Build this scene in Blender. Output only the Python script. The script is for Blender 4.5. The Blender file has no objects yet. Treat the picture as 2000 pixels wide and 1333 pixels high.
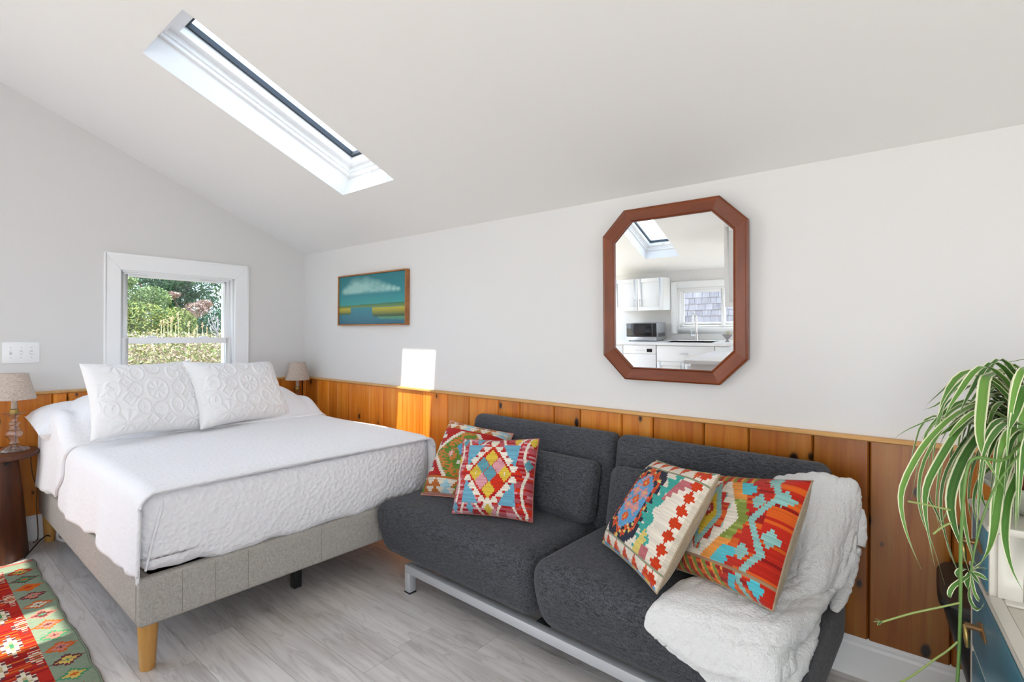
import bpy, bmesh, math, random
import numpy as np
from mathutils import Vector, Matrix, noise as mnoise

# ------------------------------------------------------------------ camera, sky, sun, added fill lamps, exposure
SC = bpy.context.scene
COL = SC.collection
YB, XL, YK, XR = 2.337, -4.285, -3.05, 2.6          # back wall, gable wall, kitchen wall, right wall
ZB, SL, ZK = 1.978, 0.4126, 1.94                      # back wall height, roof slope, kitchen wall height
YRIDGE = (ZB + SL*YB - (ZK - SL*YK))/(2*SL)
ZRIDGE = ZB + SL*(YB - YRIDGE)
CH = 1.28

cd = bpy.data.cameras.new('camera'); cam = bpy.data.objects.new('camera', cd); COL.objects.link(cam)
cd.sensor_width = 36.0; cd.lens = 18.0; cd.shift_y = -0.00534; cd.clip_start = 0.02; cd.clip_end = 300
yaw, roll = 0.6853, 0.0068
F = Vector((-math.sin(yaw), math.cos(yaw), 0)); R = Vector((math.cos(yaw), math.sin(yaw), 0)); U = Vector((0, 0, 1))
R2 = R*math.cos(roll) + U*math.sin(roll); U2 = -R*math.sin(roll) + U*math.cos(roll)
cam.matrix_world = Matrix(((R2.x, U2.x, -F.x, 0), (R2.y, U2.y, -F.y, 0), (R2.z, U2.z, -F.z, CH), (0, 0, 0, 1)))
SC.camera = cam

w = bpy.data.worlds.new('sky'); SC.world = w; w.use_nodes = True
nt = w.node_tree; bg = nt.nodes['Background']
tc = nt.nodes.new('ShaderNodeTexCoord'); sx = nt.nodes.new('ShaderNodeSeparateXYZ'); cr = nt.nodes.new('ShaderNodeValToRGB')
cr.color_ramp.elements[0].position = 0.0; cr.color_ramp.elements[0].color = (0.72, 0.84, 1.0, 1)
cr.color_ramp.elements[1].position = 0.8; cr.color_ramp.elements[1].color = (0.48, 0.66, 1.0, 1)
nt.links.new(tc.outputs['Generated'], sx.inputs[0]); nt.links.new(sx.outputs['Z'], cr.inputs[0]); nt.links.new(cr.outputs[0], bg.inputs[0])
bg.inputs[1].default_value = 4.2

sd = bpy.data.lights.new('sun', 'SUN'); so = bpy.data.objects.new('sun', sd); COL.objects.link(so)
sd.energy = 8.0; sd.angle = math.radians(0.6); sd.color = (1.0, 0.95, 0.86)
so.rotation_euler = Vector((-0.12, 1.0, -2.08)).to_track_quat('-Z', 'Y').to_euler()

def fill_light(name, loc, direction, sx_, sy_, watts, color=(1.0, 0.985, 0.955)):  # added fill lamp, placed outside an invented opening
    d = bpy.data.lights.new(name, 'AREA'); o = bpy.data.objects.new(name, d); COL.objects.link(o)
    d.shape = 'RECTANGLE'; d.size = sx_; d.size_y = sy_; d.energy = watts; d.color = color
    o.location = loc; o.rotation_euler = Vector(direction).to_track_quat('-Z', 'Z').to_euler(); return o
fill_light('added_fill_kitchen', (0.2, YK - 0.12, 1.1), (-0.6, 1, 0.35), 2.2, 2.0, 58)
fill_light('added_fill_right', (XR + 0.12, -0.9, 1.35), (-1, 0.15, 0.1), 1.8, 1.5, 22)
fill_light('added_fill_gable', (XL - 0.12, -1.9, 1.05), (1, 0.15, 0.05), 2.0, 1.9, 26)

SC.view_settings.view_transform = 'Standard'; SC.view_settings.look = 'None'
SC.view_settings.gamma = 1.0; SC.view_settings.use_curve_mapping = False
SC.view_settings.exposure = 0.32
try:
    SC.cycles.max_bounces = 10; SC.cycles.diffuse_bounces = 6; SC.cycles.transmission_bounces = 8; SC.cycles.transparent_max_bounces = 16
    SC.cycles.caustics_refractive = False; SC.cycles.caustics_reflective = False; SC.cycles.sample_clamp_indirect = 6.0
    SC.cycles.use_denoising = True
except Exception: pass

# ------------------------------------------------------------------ helpers
def rgb(h):
    h = h.lstrip('#'); v = [int(h[i:i+2], 16)/255 for i in (0, 2, 4)]
    return tuple(c/12.92 if c <= .04045 else ((c+.055)/1.055)**2.4 for c in v)
def C4(c): 
    c = rgb(c) if isinstance(c, str) else c
    return (c[0], c[1], c[2], 1)
class M:
    """node material builder"""
    def __init__(s, name, col='#808080', rough=.6, metal=0, spec=.5):
        s.m = bpy.data.materials.new(name); s.m.use_nodes = True; s.t = s.m.node_tree; s.b = s.t.nodes['Principled BSDF']
        s.set('Base Color', C4(col)); s.set('Roughness', rough); s.set('Metallic', metal); s.set('Specular IOR Level', spec)
    def set(s, k, v): s.b.inputs[k].default_value = v; return s
    def n(s, typ, **kw):
        x = s.t.nodes.new('ShaderNode'+typ)
        for k, v in kw.items(): setattr(x, k, v)
        return x
    def l(s, a, b): s.t.links.new(a, b)
    def coord(s, scale=(1, 1, 1), kind='Object', rnd=0, rot=(0, 0, 0)):
        tc = s.n('TexCoord'); mp = s.n('Mapping'); mp.inputs['Scale'].default_value = scale; mp.inputs['Rotation'].default_value = rot
        src = tc.outputs[kind]
        if rnd:
            oi = s.n('ObjectInfo'); mul = s.n('VectorMath', operation='SCALE'); mul.inputs[0].default_value = (rnd, rnd*1.7, rnd*.6)
            s.l(oi.outputs['Random'], mul.inputs['Scale']); add = s.n('VectorMath', operation='ADD')
            s.l(src, add.inputs[0]); s.l(mul.outputs[0], add.inputs[1]); src = add.outputs[0]
        s.l(src, mp.inputs[0]); return mp.outputs[0]
    def noise(s, co, scale=5, detail=4, rough=.5, dist=0):
        x = s.n('TexNoise'); x.inputs['Scale'].default_value = scale; x.inputs['Detail'].default_value = detail
        x.inputs['Roughness'].default_value = rough; x.inputs['Distortion'].default_value = dist
        if co is not None: s.l(co, x.inputs['Vector'])
        return x.outputs['Fac']
    def vor(s, co, scale=5, feature='F1', out='Distance', rnd=1):
        x = s.n('TexVoronoi', feature=feature); x.inputs['Scale'].default_value = scale; x.inputs['Randomness'].default_value = rnd
        s.l(co, x.inputs['Vector']); return x.outputs[out]
    def ramp(s, fac, stops, interp='LINEAR'):
        x = s.n('ValToRGB'); e = x.color_ramp.elements; x.color_ramp.interpolation = interp
        while len(e) < len(stops): e.new(.5)
        for i, (p, c) in enumerate(stops): e[i].position = p; e[i].color = C4(c)
        s.l(fac, x.inputs[0]); return x.outputs[0]
    def mix(s, fac, a, b, mode='MIX'):
        x = s.n('MixRGB', blend_type=mode)
        for i, v in enumerate((fac, a, b)):
            if hasattr(v, 'is_output'): s.l(v, x.inputs[i])
            else: x.inputs[i].default_value = v if i == 0 else C4(v)
        return x.outputs[0]
    def math(s, op, a, b=0):
        x = s.n('Math', operation=op)
        for i, v in enumerate((a, b)):
            if hasattr(v, 'is_output'): s.l(v, x.inputs[i])
            else: x.inputs[i].default_value = v
        return x.outputs[0]
    def attr(s, name): x = s.n('Attribute'); x.attribute_name = name; return x
    def col(s, sock): s.l(sock, s.b.inputs['Base Color']); return s
    def bump(s, h, strength=.3, dist=.01):
        x = s.n('Bump'); x.inputs['Strength'].default_value = strength; x.inputs['Distance'].default_value = dist
        s.l(h, x.inputs['Height']); s.l(x.outputs[0], s.b.inputs['Normal']); return s
    def r(s, sock): s.l(sock, s.b.inputs['Roughness']); return s

def link(name, me, mats, parent=None, loc=None, smooth=None):
    o = bpy.data.objects.new(name, me); COL.objects.link(o)
    for m in (mats if isinstance(mats, (list, tuple)) else [mats]):
        if m is not None: me.materials.append(m.m if isinstance(m, M) else m)
    if parent is not None: o.parent = parent
    if loc is not None: o.location = loc
    if smooth is not None: shade(me, smooth)
    return o
def shade(me, ang=None):
    me.polygons.foreach_set('use_smooth', [True]*len(me.polygons))
    if ang and ang < 180: me.set_sharp_from_angle(angle=math.radians(ang))
def tag(o, label, cat, group=None, kind=None):
    o['label'] = label; o['category'] = cat
    if group: o['group'] = group
    if kind: o['kind'] = kind
    return o
def thing(name, label, cat, loc=(0, 0, 0), rz=0, group=None):
    o = bpy.data.objects.new(name, None); COL.objects.link(o); o.location = loc; o.rotation_euler = (0, 0, rz)
    o.empty_display_size = .05
    return tag(o, label, cat, group)
def lab(o, t): o['label'] = t; return o
def dup(root, loc=None, rz=None, label=None):
    r = root.copy(); COL.objects.link(r)
    if loc is not None: r.location = loc
    if rz is not None: r.rotation_euler = (0, 0, rz)
    if label: r['label'] = label
    for ch in list(root.children):
        c = ch.copy(); COL.objects.link(c); c.parent = r
        for g in list(ch.children):
            d = g.copy(); COL.objects.link(d); d.parent = c
    return r
def me_from(v, f, name='mesh'):
    me = bpy.data.meshes.new(name); me.from_pydata([tuple(x) for x in v], [], [tuple(x) for x in f]); me.update(); return me
class B:
    """collects shapes into one mesh"""
    def __init__(s): s.v = []; s.f = []
    def add(s, v, f): n = len(s.v); s.v += [tuple(x) for x in v]; s.f += [tuple(i+n for i in q) for q in f]; return s
    def box(s, a, b, mat=None):
        x0, y0, z0 = a; x1, y1, z1 = b
        v = [(x0, y0, z0), (x1, y0, z0), (x1, y1, z0), (x0, y1, z0), (x0, y0, z1), (x1, y0, z1), (x1, y1, z1), (x0, y1, z1)]
        if mat is not None: v = [tuple(mat @ Vector(p)) for p in v]
        return s.add(v, [(0, 3, 2, 1), (4, 5, 6, 7), (0, 1, 5, 4), (1, 2, 6, 5), (2, 3, 7, 6), (3, 0, 4, 7)])
    def prism(s, poly, axis, a, b):
        """poly of 2-D points extruded along axis from a to b"""
        n = len(poly)
        def P(p, h): return (h, p[0], p[1]) if axis == 'x' else ((p[0], h, p[1]) if axis == 'y' else (p[0], p[1], h))
        v = [P(p, a) for p in poly]+[P(p, b) for p in poly]
        return s.add(v, [tuple(range(n))[::-1], tuple(range(n, 2*n))]+[(i, (i+1) % n, n+(i+1) % n, n+i) for i in range(n)])
    def lathe(s, prof, seg=24, c=(0, 0, 0), flute=0, nf=8):
        v = []; n = len(prof)
        for i in range(seg):
            a = 2*math.pi*i/seg; k = 1+flute*math.cos(nf*a)
            for (r, z) in prof: v.append((c[0]+r*k*math.cos(a), c[1]+r*k*math.sin(a), c[2]+z))
        f = []
        for i in range(seg):
            j = (i+1) % seg
            for q in range(n-1): f.append((i*n+q, j*n+q, j*n+q+1, i*n+q+1))
        if prof[0][0] > 1e-6: f.append(tuple(i*n for i in range(seg))[::-1])
        if prof[-1][0] > 1e-6: f.append(tuple(i*n+n-1 for i in range(seg)))
        return s.add(v, f)
    def tube(s, pts, r, seg=8, cap=True):
        pts = [Vector(p) for p in pts]; n = len(pts); v = []; up = Vector((0.13, 0.21, 1)).normalized()
        for i, p in enumerate(pts):
            d = (pts[min(i+1, n-1)]-pts[max(i-1, 0)]).normalized()
            a = d.cross(up); a = a.normalized() if a.length > 1e-4 else Vector((1, 0, 0)); b = d.cross(a)
            rr = r[i] if isinstance(r, (list, tuple)) else r
            for k in range(seg):
                t = 2*math.pi*k/seg; v.append(p+a*rr*math.cos(t)+b*rr*math.sin(t))
        f = [(i*seg+k, i*seg+(k+1) % seg, (i+1)*seg+(k+1) % seg, (i+1)*seg+k) for i in range(n-1) for k in range(seg)]
        if cap: f += [tuple(range(seg))[::-1], tuple(range((n-1)*seg, n*seg))]
        return s.add(v, f)
    def make(s, name, mats, parent=None, loc=None, smooth=None, bevel=0, seg=2):
        me = me_from(s.v, s.f, name)
        bm = bmesh.new(); bm.from_mesh(me); bmesh.ops.remove_doubles(bm, verts=bm.verts, dist=1e-6); bmesh.ops.recalc_face_normals(bm, faces=bm.faces)
        if bevel: bmesh.ops.bevel(bm, geom=[e for e in bm.edges if len(e.link_faces) == 2 and e.calc_face_angle(0) > .6], offset=bevel, segments=seg, profile=.5, affect='EDGES', clamp_overlap=True)
        bm.to_mesh(me); bm.free()
        if bevel and smooth is None: smooth = 40
        return link(name, me, mats, parent, loc, smooth)
def soft(h, r, n=14, fn=None):
    """rounded soft box: half sizes h, edge radius r"""
    N = n; idx = {}; v = []; f = []
    def g(t, hh): return max(-1, min(1, t))*hh
    E = max(2, int(N*.28))
    def rm(i, m):                                      # more rows in the rounded edges
        hh = h[m]; r_ = min(r, hh)*.999
        if i <= E: return -hh+r_*i/E
        if i >= N-E: return hh-r_*(N-i)/E
        return -hh+r_+(2*hh-2*r_)*(i-E)/(N-2*E)
    def vid(i, j, k):
        if (i, j, k) not in idx:
            q = [rm(i, 0), rm(j, 1), rm(k, 2)]
            p = [q[m]/h[m] for m in range(3)]
            rr = [min(r, h[m]) for m in range(3)]
            inner = [max(-(h[m]-rr[m]), min(h[m]-rr[m], q[m])) for m in range(3)]
            # angular remap so the rounding is even
            d = [(q[m]-inner[m])/rr[m] for m in range(3)]
            L = math.sqrt(sum(x*x for x in d))
            if L > 1e-9:
                d = [x/L for x in d]; 
                mx = max(abs((q[m]-inner[m])/rr[m]) for m in range(3))
                q = [inner[m]+d[m]*rr[m]*mx for m in range(3)]
            idx[(i, j, k)] = len(v); v.append(Vector(q) if fn is None else fn(Vector(q), p))
        return idx[(i, j, k)]
    for a in range(N):
        for b in range(N):
            f += [(vid(a, b, 0), vid(a, b+1, 0), vid(a+1, b+1, 0), vid(a+1, b, 0)), (vid(a, b, N), vid(a+1, b, N), vid(a+1, b+1, N), vid(a, b+1, N)),
                  (vid(a, 0, b), vid(a+1, 0, b), vid(a+1, 0, b+1), vid(a, 0, b+1)), (vid(a, N, b), vid(a, N, b+1), vid(a+1, N, b+1), vid(a+1, N, b)),
                  (vid(0, a, b), vid(0, a, b+1), vid(0, a+1, b+1), vid(0, a+1, b)), (vid(N, a, b), vid(N, a+1, b), vid(N, a+1, b+1), vid(N, a, b+1))]
    return v, f
def softobj(name, h, r, mats, parent=None, loc=None, n=14, fn=None):
    v, f = soft(h, r, n, fn); return link(name, me_from(v, f, name), mats, parent, loc, 180)
def sheet(P, name, mats, parent=None, thick=0, smooth=180, off=1):
    """P[i][j] grid of points -> mesh"""
    n, m = len(P), len(P[0]); v = [p for row in P for p in row]
    f = [(i*m+j, i*m+j+1, (i+1)*m+j+1, (i+1)*m+j) for i in range(n-1) for j in range(m-1)]
    o = link(name, me_from(v, f, name), mats, parent, None, smooth)
    if thick: md = o.modifiers.new('thick', 'SOLIDIFY'); md.thickness = thick; md.offset = off
    return o
def facecolors(me, cols, name='Col'):
    """cols: (nfaces,3) linear -> per-face colour, spread to the corners"""
    a = me.color_attributes.new(name, 'FLOAT_COLOR', 'CORNER'); lt = np.zeros(len(me.polygons), dtype=np.int32); me.polygons.foreach_get('loop_total', lt)
    c = np.ones((len(me.polygons), 4), dtype=np.float32); c[:, :3] = cols
    a.data.foreach_set('color', np.repeat(c, lt, axis=0).ravel())
def sm(a, b, x):
    t = max(0, min(1, (x-a)/(b-a))); return t*t*(3-2*t)
def cat(pts, n):
    """Catmull-Rom through pts, n samples"""
    pts = [Vector(p) for p in pts]; out = []; k = len(pts)-1
    for i in range(n):
        t = i/(n-1)*k; a = min(int(t), k-1); u = t-a
        p0, p1, p2, p3 = pts[max(a-1, 0)], pts[a], pts[a+1], pts[min(a+2, k)]
        out.append(.5*((2*p1)+(p2-p0)*u+(2*p0-5*p1+4*p2-p3)*u*u+(3*p1-p0-3*p2+p3)*u*u*u))
    return out
# ------------------------------------------------------------------ materials
WALL = M('wall_paint', (.69, .676, .657), .75, spec=.25)
CEIL = M('ceiling_paint', (.80, .787, .770), .8, spec=.2)
TRIM = M('white_trim_paint', (.86, .86, .855), .38)
def wood(name, cols, grain=(30, 30, 1.6), knots=True, rough=.38, kscale=(4.2, 4.2, 1.9), kth=.055, var=.35, rnd=40, bumpk=.15, flat=False):
    m = M(name, '#888888', rough)
    co = m.coord(grain, rnd=rnd); co2 = m.coord((3, 3, .5), rnd=rnd)
    warp = m.noise(co2, 1.3, 2); 
    g = m.noise(co, 1.0, 6, .62, .6); big = m.noise(co2, 1.1, 3)
    base = m.ramp(g, [(.28, cols[0]), (.5, cols[1]), (.72, cols[2])])
    base = m.mix(m.ramp(big, [(.35, '#000000'), (.7, '#ffffff')]), base, m.mix(.55, base, cols[0]))
    oi = m.n('ObjectInfo'); tone = m.ramp(oi.outputs['Random'], [(0, (1-var,)*3), (1, (1+var*.25,)*3)])
    base = m.mix(1.0, base, tone, 'MULTIPLY')
    base = m.mix(1.0, base, oi.outputs['Color'], 'MULTIPLY')       # object colour multiplies the base colour
    if knots:
        kc = m.coord(kscale, rnd=rnd)
        if flat:
            sp = m.n('SeparateXYZ'); m.l(kc, sp.inputs[0]); cb_ = m.n('CombineXYZ'); m.l(sp.outputs['X'], cb_.inputs[0]); m.l(sp.outputs['Z'], cb_.inputs[1]); kc = cb_.outputs[0]
            vx = m.n('TexVoronoi', voronoi_dimensions='2D'); vx.inputs['Scale'].default_value = 1.0; m.l(kc, vx.inputs['Vector']); spc = m.n('SeparateColor'); m.l(vx.outputs['Color'], spc.inputs[0])
            d = m.math('ADD', vx.outputs['Distance'], m.math('MULTIPLY', spc.outputs[0], .075))
        else: d = m.vor(kc, 1.0, rnd=1)
        n_ = m.noise(m.coord((14, 14, 6), rnd=rnd), 2, 3)
        dd = m.math('ADD', d, m.math('MULTIPLY', m.math('SUBTRACT', n_, .5), .07))
        k = m.ramp(dd, [(kth*.6, '#ffffff'), (kth*.95, '#777777'), (kth*2.6, '#000000')])
        base = m.mix(k, base, cols[3])
    m.col(base); m.bump(g, bumpk, .002); return m
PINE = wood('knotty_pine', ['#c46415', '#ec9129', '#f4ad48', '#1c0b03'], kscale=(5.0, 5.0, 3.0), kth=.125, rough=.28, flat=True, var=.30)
RAIL = wood('pale_rail', ['#b98648', '#cd9c5e', '#d8ad72', '#6a3a14'], grain=(1.6, 30, 30), knots=False, rough=.45, var=.1)
FRAME = wood('mirror_wood', ['#5c2606', '#78370d', '#8a4415', '#1a0a04'], grain=(14, 14, 3), knots=False, rough=.32, var=.12)
LEGW = wood('oak_leg', ['#b07a3a', '#c89550', '#d6a862', '#5a3212'], grain=(24, 24, 2.4), knots=False, rough=.45, var=.1)
STAND = wood('mango_wood', ['#3c1c0d', '#5f321a', '#7b4726', '#150905'], grain=(16, 16, 1.3), kth=.05, rough=.42, var=.1)
PICF = wood('picture_frame_wood', ['#8a5426', '#a86e3a', '#bd8650', '#3a1c08'], grain=(10, 10, 10), knots=False, rough=.45, var=.1)
def plank_mat():
    m = M('grey_laminate', '#888888', .33)
    co = m.coord((1.5, 22, 22), rnd=60); big = m.coord((1.1, 3.2, 1), rnd=60)
    g = m.noise(co, 1.6, 7, .62, .35); b = m.noise(big, 1.6, 4, .55, .8)
    base = m.ramp(g, [(.25, '#c3bcb7'), (.5, '#dad5d1'), (.75, '#e6e2de')])
    base = m.mix(m.ramp(b, [(.48, '#000000'), (.72, '#999999')]), base, '#a0968e')
    kc = m.coord((1.25, 4.4, 1), rnd=60); d = m.vor(kc, 1.0)
    sw = m.noise(m.coord((5, 16, 1), rnd=60), 1.5, 3, .55, .5)
    dd = m.math('ADD', d, m.math('MULTIPLY', m.math('SUBTRACT', sw, .5), .32))
    k = m.ramp(dd, [(.04, '#dddddd'), (.13, '#777777'), (.28, '#000000')])
    base = m.mix(k, base, '#6f645d')
    cr_ = m.noise(m.coord((.8, 7, 1), rnd=60), 2.2, 3, .55, .7)
    line = m.ramp(cr_, [(.470, '#000000'), (.5, '#999999'), (.530, '#000000')])
    base = m.mix(line, base, '#90867e')
    oi = m.n('ObjectInfo'); base = m.mix(1, base, m.ramp(oi.outputs['Random'], [(0, (.86, .85, .84)), (1, (1.08, 1.07, 1.06))]), 'MULTIPLY')
    m.col(base); m.bump(g, .12, .001); return m
PLANK = plank_mat()
DARK = M('dark_gap', (.03, .028, .025), .9)
BLACK = M('black_metal', (.012, .012, .013), .45)
STEEL = M('satin_steel', (.55, .56, .58), .34, metal=1)
CHROME = M('chrome', (.75, .76, .78), .12, metal=1)
SILV = M('silver_paint', (.52, .53, .55), .35, metal=.35)
BRASS = M('aged_brass', (.36, .20, .09), .38, metal=.85)
BRASS2 = M('worn_gold_brass', (.42, .30, .10), .3, metal=.9)
def fabric(name, c1, c2, sc=(260, 260, 260), rough=.95, bump=.35, dist=.002, sheen=.2):
    m = M(name, c1, rough, spec=.15); n1 = m.noise(m.coord((sc[0]*.12, sc[1], sc[2])), 1, 3); n2 = m.noise(m.coord((sc[0], sc[1]*.12, sc[2]*.4)), 1, 3)
    f = m.math('MULTIPLY', m.math('ADD', n1, n2), .5); m.col(m.ramp(f, [(.38, c1), (.62, c2)])); m.bump(f, bump, dist); m.set('Sheen Weight', sheen); return m
CHAR = fabric('charcoal_weave', '#26272a', '#55565b', (380, 380, 380), bump=.2, sheen=.12)
LINEN = M('grey_linen', '#b9b4ac', .95, spec=.1); ln = LINEN.math('MULTIPLY', LINEN.math('ADD', LINEN.noise(LINEN.coord((420, 420, 90)), 1, 2), LINEN.noise(LINEN.coord((90, 90, 420)), 1, 2)), .5); LINEN.col(LINEN.ramp(ln, [(.36, '#98938c'), (.64, '#b8b3ab')])); LINEN.bump(ln, .3, .0015)
SHADE = fabric('lamp_linen', '#a8978a', '#cdbfb2', (330, 330, 330), sheen=.1)
def quilt(name, col, sc, strength, kind='F1', dist=.006):
    m = M(name, col, .95, spec=.1); co = m.coord((sc, sc, sc)); wv = m.noise(co, .6, 3, .5, 0)
    wc = m.n('VectorMath', operation='ADD'); x = m.n('CombineXYZ'); 
    for i in range(3): m.l(m.math('MULTIPLY', wv, .9), x.inputs[i])
    m.l(co, wc.inputs[0]); m.l(x.outputs[0], wc.inputs[1])
    d = m.vor(wc.outputs[0], 1.0, kind); m.bump(d, strength, dist); m.set('Sheen Weight', .25); return m
QUILT = quilt('matelasse_white', (.84, .835, .85), 46, .42, dist=.014)
SHEETW = quilt('white_cotton', (.85, .845, .855), 50, .25, dist=.008)
FLUFF = M('fluffy_white_plush', (.82, .815, .805), 1.0, spec=.05); FLUFF.set('Sheen Weight', .5); FLUFF.bump(FLUFF.noise(FLUFF.coord((1, 1, 1)), 110, 4, .62), .9, .012)
def colattr(name, rough=.95, bump=.5, sc=(900, 140, 900)):
    m = M(name, '#ffffff', rough, spec=.1); a = m.attr('Col'); n1 = m.noise(m.coord(sc, kind='UV'), 1, 2)
    m.col(m.mix(.35, a.outputs['Color'], m.mix(1, a.outputs['Color'], m.ramp(n1, [(.3, (.45,)*3), (.7, (1.25,)*3)]), 'MULTIPLY')))
    m.bump(n1, bump, .003); m.set('Sheen Weight', .1); return m
KILIM = colattr('kilim_weave'); 
KILIMB = fabric('beige_backing', '#8f7f68', '#a8967c', (260, 260, 260))
def glassy(name, tint=(1, 1, 1), refl=.05):
    m = bpy.data.materials.new(name); m.use_nodes = True; t = m.node_tree; t.nodes.clear()
    o = t.nodes.new('ShaderNodeOutputMaterial'); mx = t.nodes.new('ShaderNodeMixShader'); tr = t.nodes.new('ShaderNodeBsdfTransparent'); gl = t.nodes.new('ShaderNodeBsdfGlossy')
    tr.inputs[0].default_value = (*tint, 1); gl.inputs['Roughness'].default_value = .02; mx.inputs[0].default_value = refl
    t.links.new(tr.outputs[0], mx.inputs[1]); t.links.new(gl.outputs[0], mx.inputs[2]); t.links.new(mx.outputs[0], o.inputs[0]); return m
PANE = glassy('window_glass', (.97, .985, .98))
def crystal():
    m = glassy('pressed_glass', (.97, .97, .95)); t = m.node_tree; lw = t.nodes.new('ShaderNodeLayerWeight'); lw.inputs[0].default_value = .35
    cr = t.nodes.new('ShaderNodeValToRGB'); cr.color_ramp.elements[0].color = (.10, .10, .10, 1); cr.color_ramp.elements[1].color = (.75, .75, .75, 1)
    mx = [n for n in t.nodes if n.type == 'MIX_SHADER'][0]; t.links.new(lw.outputs['Facing'], cr.inputs[0]); t.links.new(cr.outputs[0], mx.inputs[0]); return m
CRYST = crystal()
MIRROR = M('silvered_glass', (.93, .94, .94), .0, metal=1)
WHITE = M('white_enamel', (.83, .83, .825), .35)
CABW = M('white_cabinet_paint', (.82, .82, .81), .42)
STONE = M('white_quartz', (.80, .80, .79), .22)
GREYP = M('pale_grey_plastic', (.6, .6, .59), .5)
SCREEN = M('dark_glass', (.015, .017, .018), .06)
TEAL = M('teal_paint', (.03, .135, .175), .3)
tn = TEAL.noise(TEAL.coord((5, 5, 5)), 2, 3); TEAL.col(TEAL.ramp(tn, [(.3, '#2a6476'), (.7, '#35768a')]))
CREAM = M('cream_paint', (.60, .565, .49), .34)
CERAM = M('cream_ceramic', (.50, .51, .43), .25)
TERRA = M('terracotta_plastic', (.32, .07, .035), .6)
SOIL = M('soil', (.03, .02, .012), .95)

# ------------------------------------------------------------------ room shell
def struct(o, parent=None): o['kind'] = 'structure'; return o
# floor: slab + planks
fl = B().box((XL-.12, YK-.12, -.14), (XR+.12, YB+.12, -.010)).make('floor', DARK); struct(fl)
PW, x_rng = .183, random.Random(4)
y0 = .782 - 22*PW
row = 0; yy = y0
while yy < YB:
    ya, yb_ = max(yy, YK), min(yy+PW, YB)
    if yb_ > YK+.01 and yb_-ya > .01:
        x = XL - x_rng.random()*1.2
        if abs(yy-.782) < .01: x = -2.352-1.22*2
        if abs(yy-(.782+4*PW)) < .02: x = -1.418-1.22*3
        while x < XR:
            xa, xb = max(x, XL), min(x+1.22, XR)
            if xb-xa > .02:
                me = B().box((0, 0, -.010), (xb-xa-.0012, yb_-ya-.0012, 0))
                o = me.make('floor_plank', PLANK, fl, (xa, ya, 0))
            x += 1.22
    yy += PW; row += 1

T = .22
# back wall (solid), kitchen and gable walls with window + added fill-light opening, right wall with added fill-light opening
def wall_poly(name, rects, mat, x=None, y=None):
    b = B()
    for (a0, z0, a1, z1) in rects:
        if x is not None: b.box((min(x), a0, z0), (max(x), a1, z1))
        else: b.box((a0, min(y), z0), (a1, max(y), z1))
    return b
wb = wall_poly('wall_back', [(XL-T, 0, XR+T, ZB+.12)], WALL, y=(YB, YB+T)).make('wall_back', WALL); struct(wb)
KWX0, KWX1, KWZ0, KWZ1 = -2.74, -1.46, 1.09, 1.68; KDX0, KDX1 = -.9, 1.3
wk = wall_poly('wall_kitchen', [(XL-T, 0, KWX0, ZK+.12), (KWX1, 0, KDX0, ZK+.12), (KDX1, 0, XR+T, ZK+.12), (KWX0, 0, KWX1, KWZ0), (KWX0, KWZ1, KWX1, ZK+.12)], WALL, y=(YK-T, YK)).make('wall_kitchen', WALL); struct(wk)
WY0, WY1, WZ0, WZ1 = 1.012, 1.752, .80, 1.712           # gable window opening
GD0, GD1, GDZ = -2.9, -.9, 2.1                            # unseen opening added along the gable for fill light
def gable(name, x0, x1, holes):
    """gable wall: columns between hole edges, cut by the roof line"""
    ys = sorted({YK-T, YB+T, YRIDGE, *[h[0] for h in holes], *[h[1] for h in holes]}); b = B()
    def top(y): return (ZB+SL*(YB-y) if y > YRIDGE else ZK+SL*(y-YK))+.10
    for a, c in zip(ys[:-1], ys[1:]):
        hs = [h for h in holes if h[0] <= a+1e-6 and h[1] >= c-1e-6]
        if hs:
            h = hs[0]
            if h[2] > 0: b.box((x0, a, 0), (x1, c, h[2]))
            b.prism([(a, h[3]), (c, h[3]), (c, top(c)), (a, top(a))], 'x', x0, x1)
        else: b.prism([(a, 0), (c, 0), (c, top(c)), (a, top(a))], 'x', x0, x1)
    return b.make(name, WALL)
wl = struct(gable('wall_left', XL-T, XL, [(WY0, WY1, WZ0, WZ1), (GD0, GD1, 0, GDZ)]))
wr = struct(gable('wall_right', XR, XR+T, [(-1.9, .1, .55, 2.15)]))

# ceiling: two slopes with one skylight opening each, plus an extra one added for light
def slope_pt(side, x, y, h=0):
    c = 1/math.sqrt(1+SL*SL); s_ = SL*c
    if side > 0: return (x, y+h*s_, ZB+SL*(YB-y)+h*c)
    return (x, y-h*s_, ZK+SL*(y-YK)+h*c)
SKY = {1: [(-2.93, -2.405, .772, 1.856)], -1: [(-4.16, -3.50, -2.55, -.80), (-3.06, -2.55, -2.62, -.80)]}
HC = .235
cb = B()
for side in (1, -1):
    E0, E1 = (YRIDGE, YB+T) if side > 0 else (YK-T, YRIDGE); xc = XL-T; cells = []
    for (x0, x1, ya, yb_) in SKY[side]: cells += [(xc, E0, x0, E1), (x0, E0, x1, ya), (x0, yb_, x1, E1)]; xc = x1
    for (a0, b0, a1, b1) in cells+[(xc, E0, XR+T, E1)]:
        lo = [slope_pt(side, *q) for q in ((a0, b0), (a1, b0), (a1, b1), (a0, b1))]
        hi = [slope_pt(side, q[0], q[1], HC) for q in ((a0, b0), (a1, b0), (a1, b1), (a0, b1))]
        cb.add(lo+hi, [(0, 3, 2, 1), (4, 5, 6, 7), (0, 1, 5, 4), (1, 2, 6, 5), (2, 3, 7, 6), (3, 0, 4, 7)])
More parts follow.
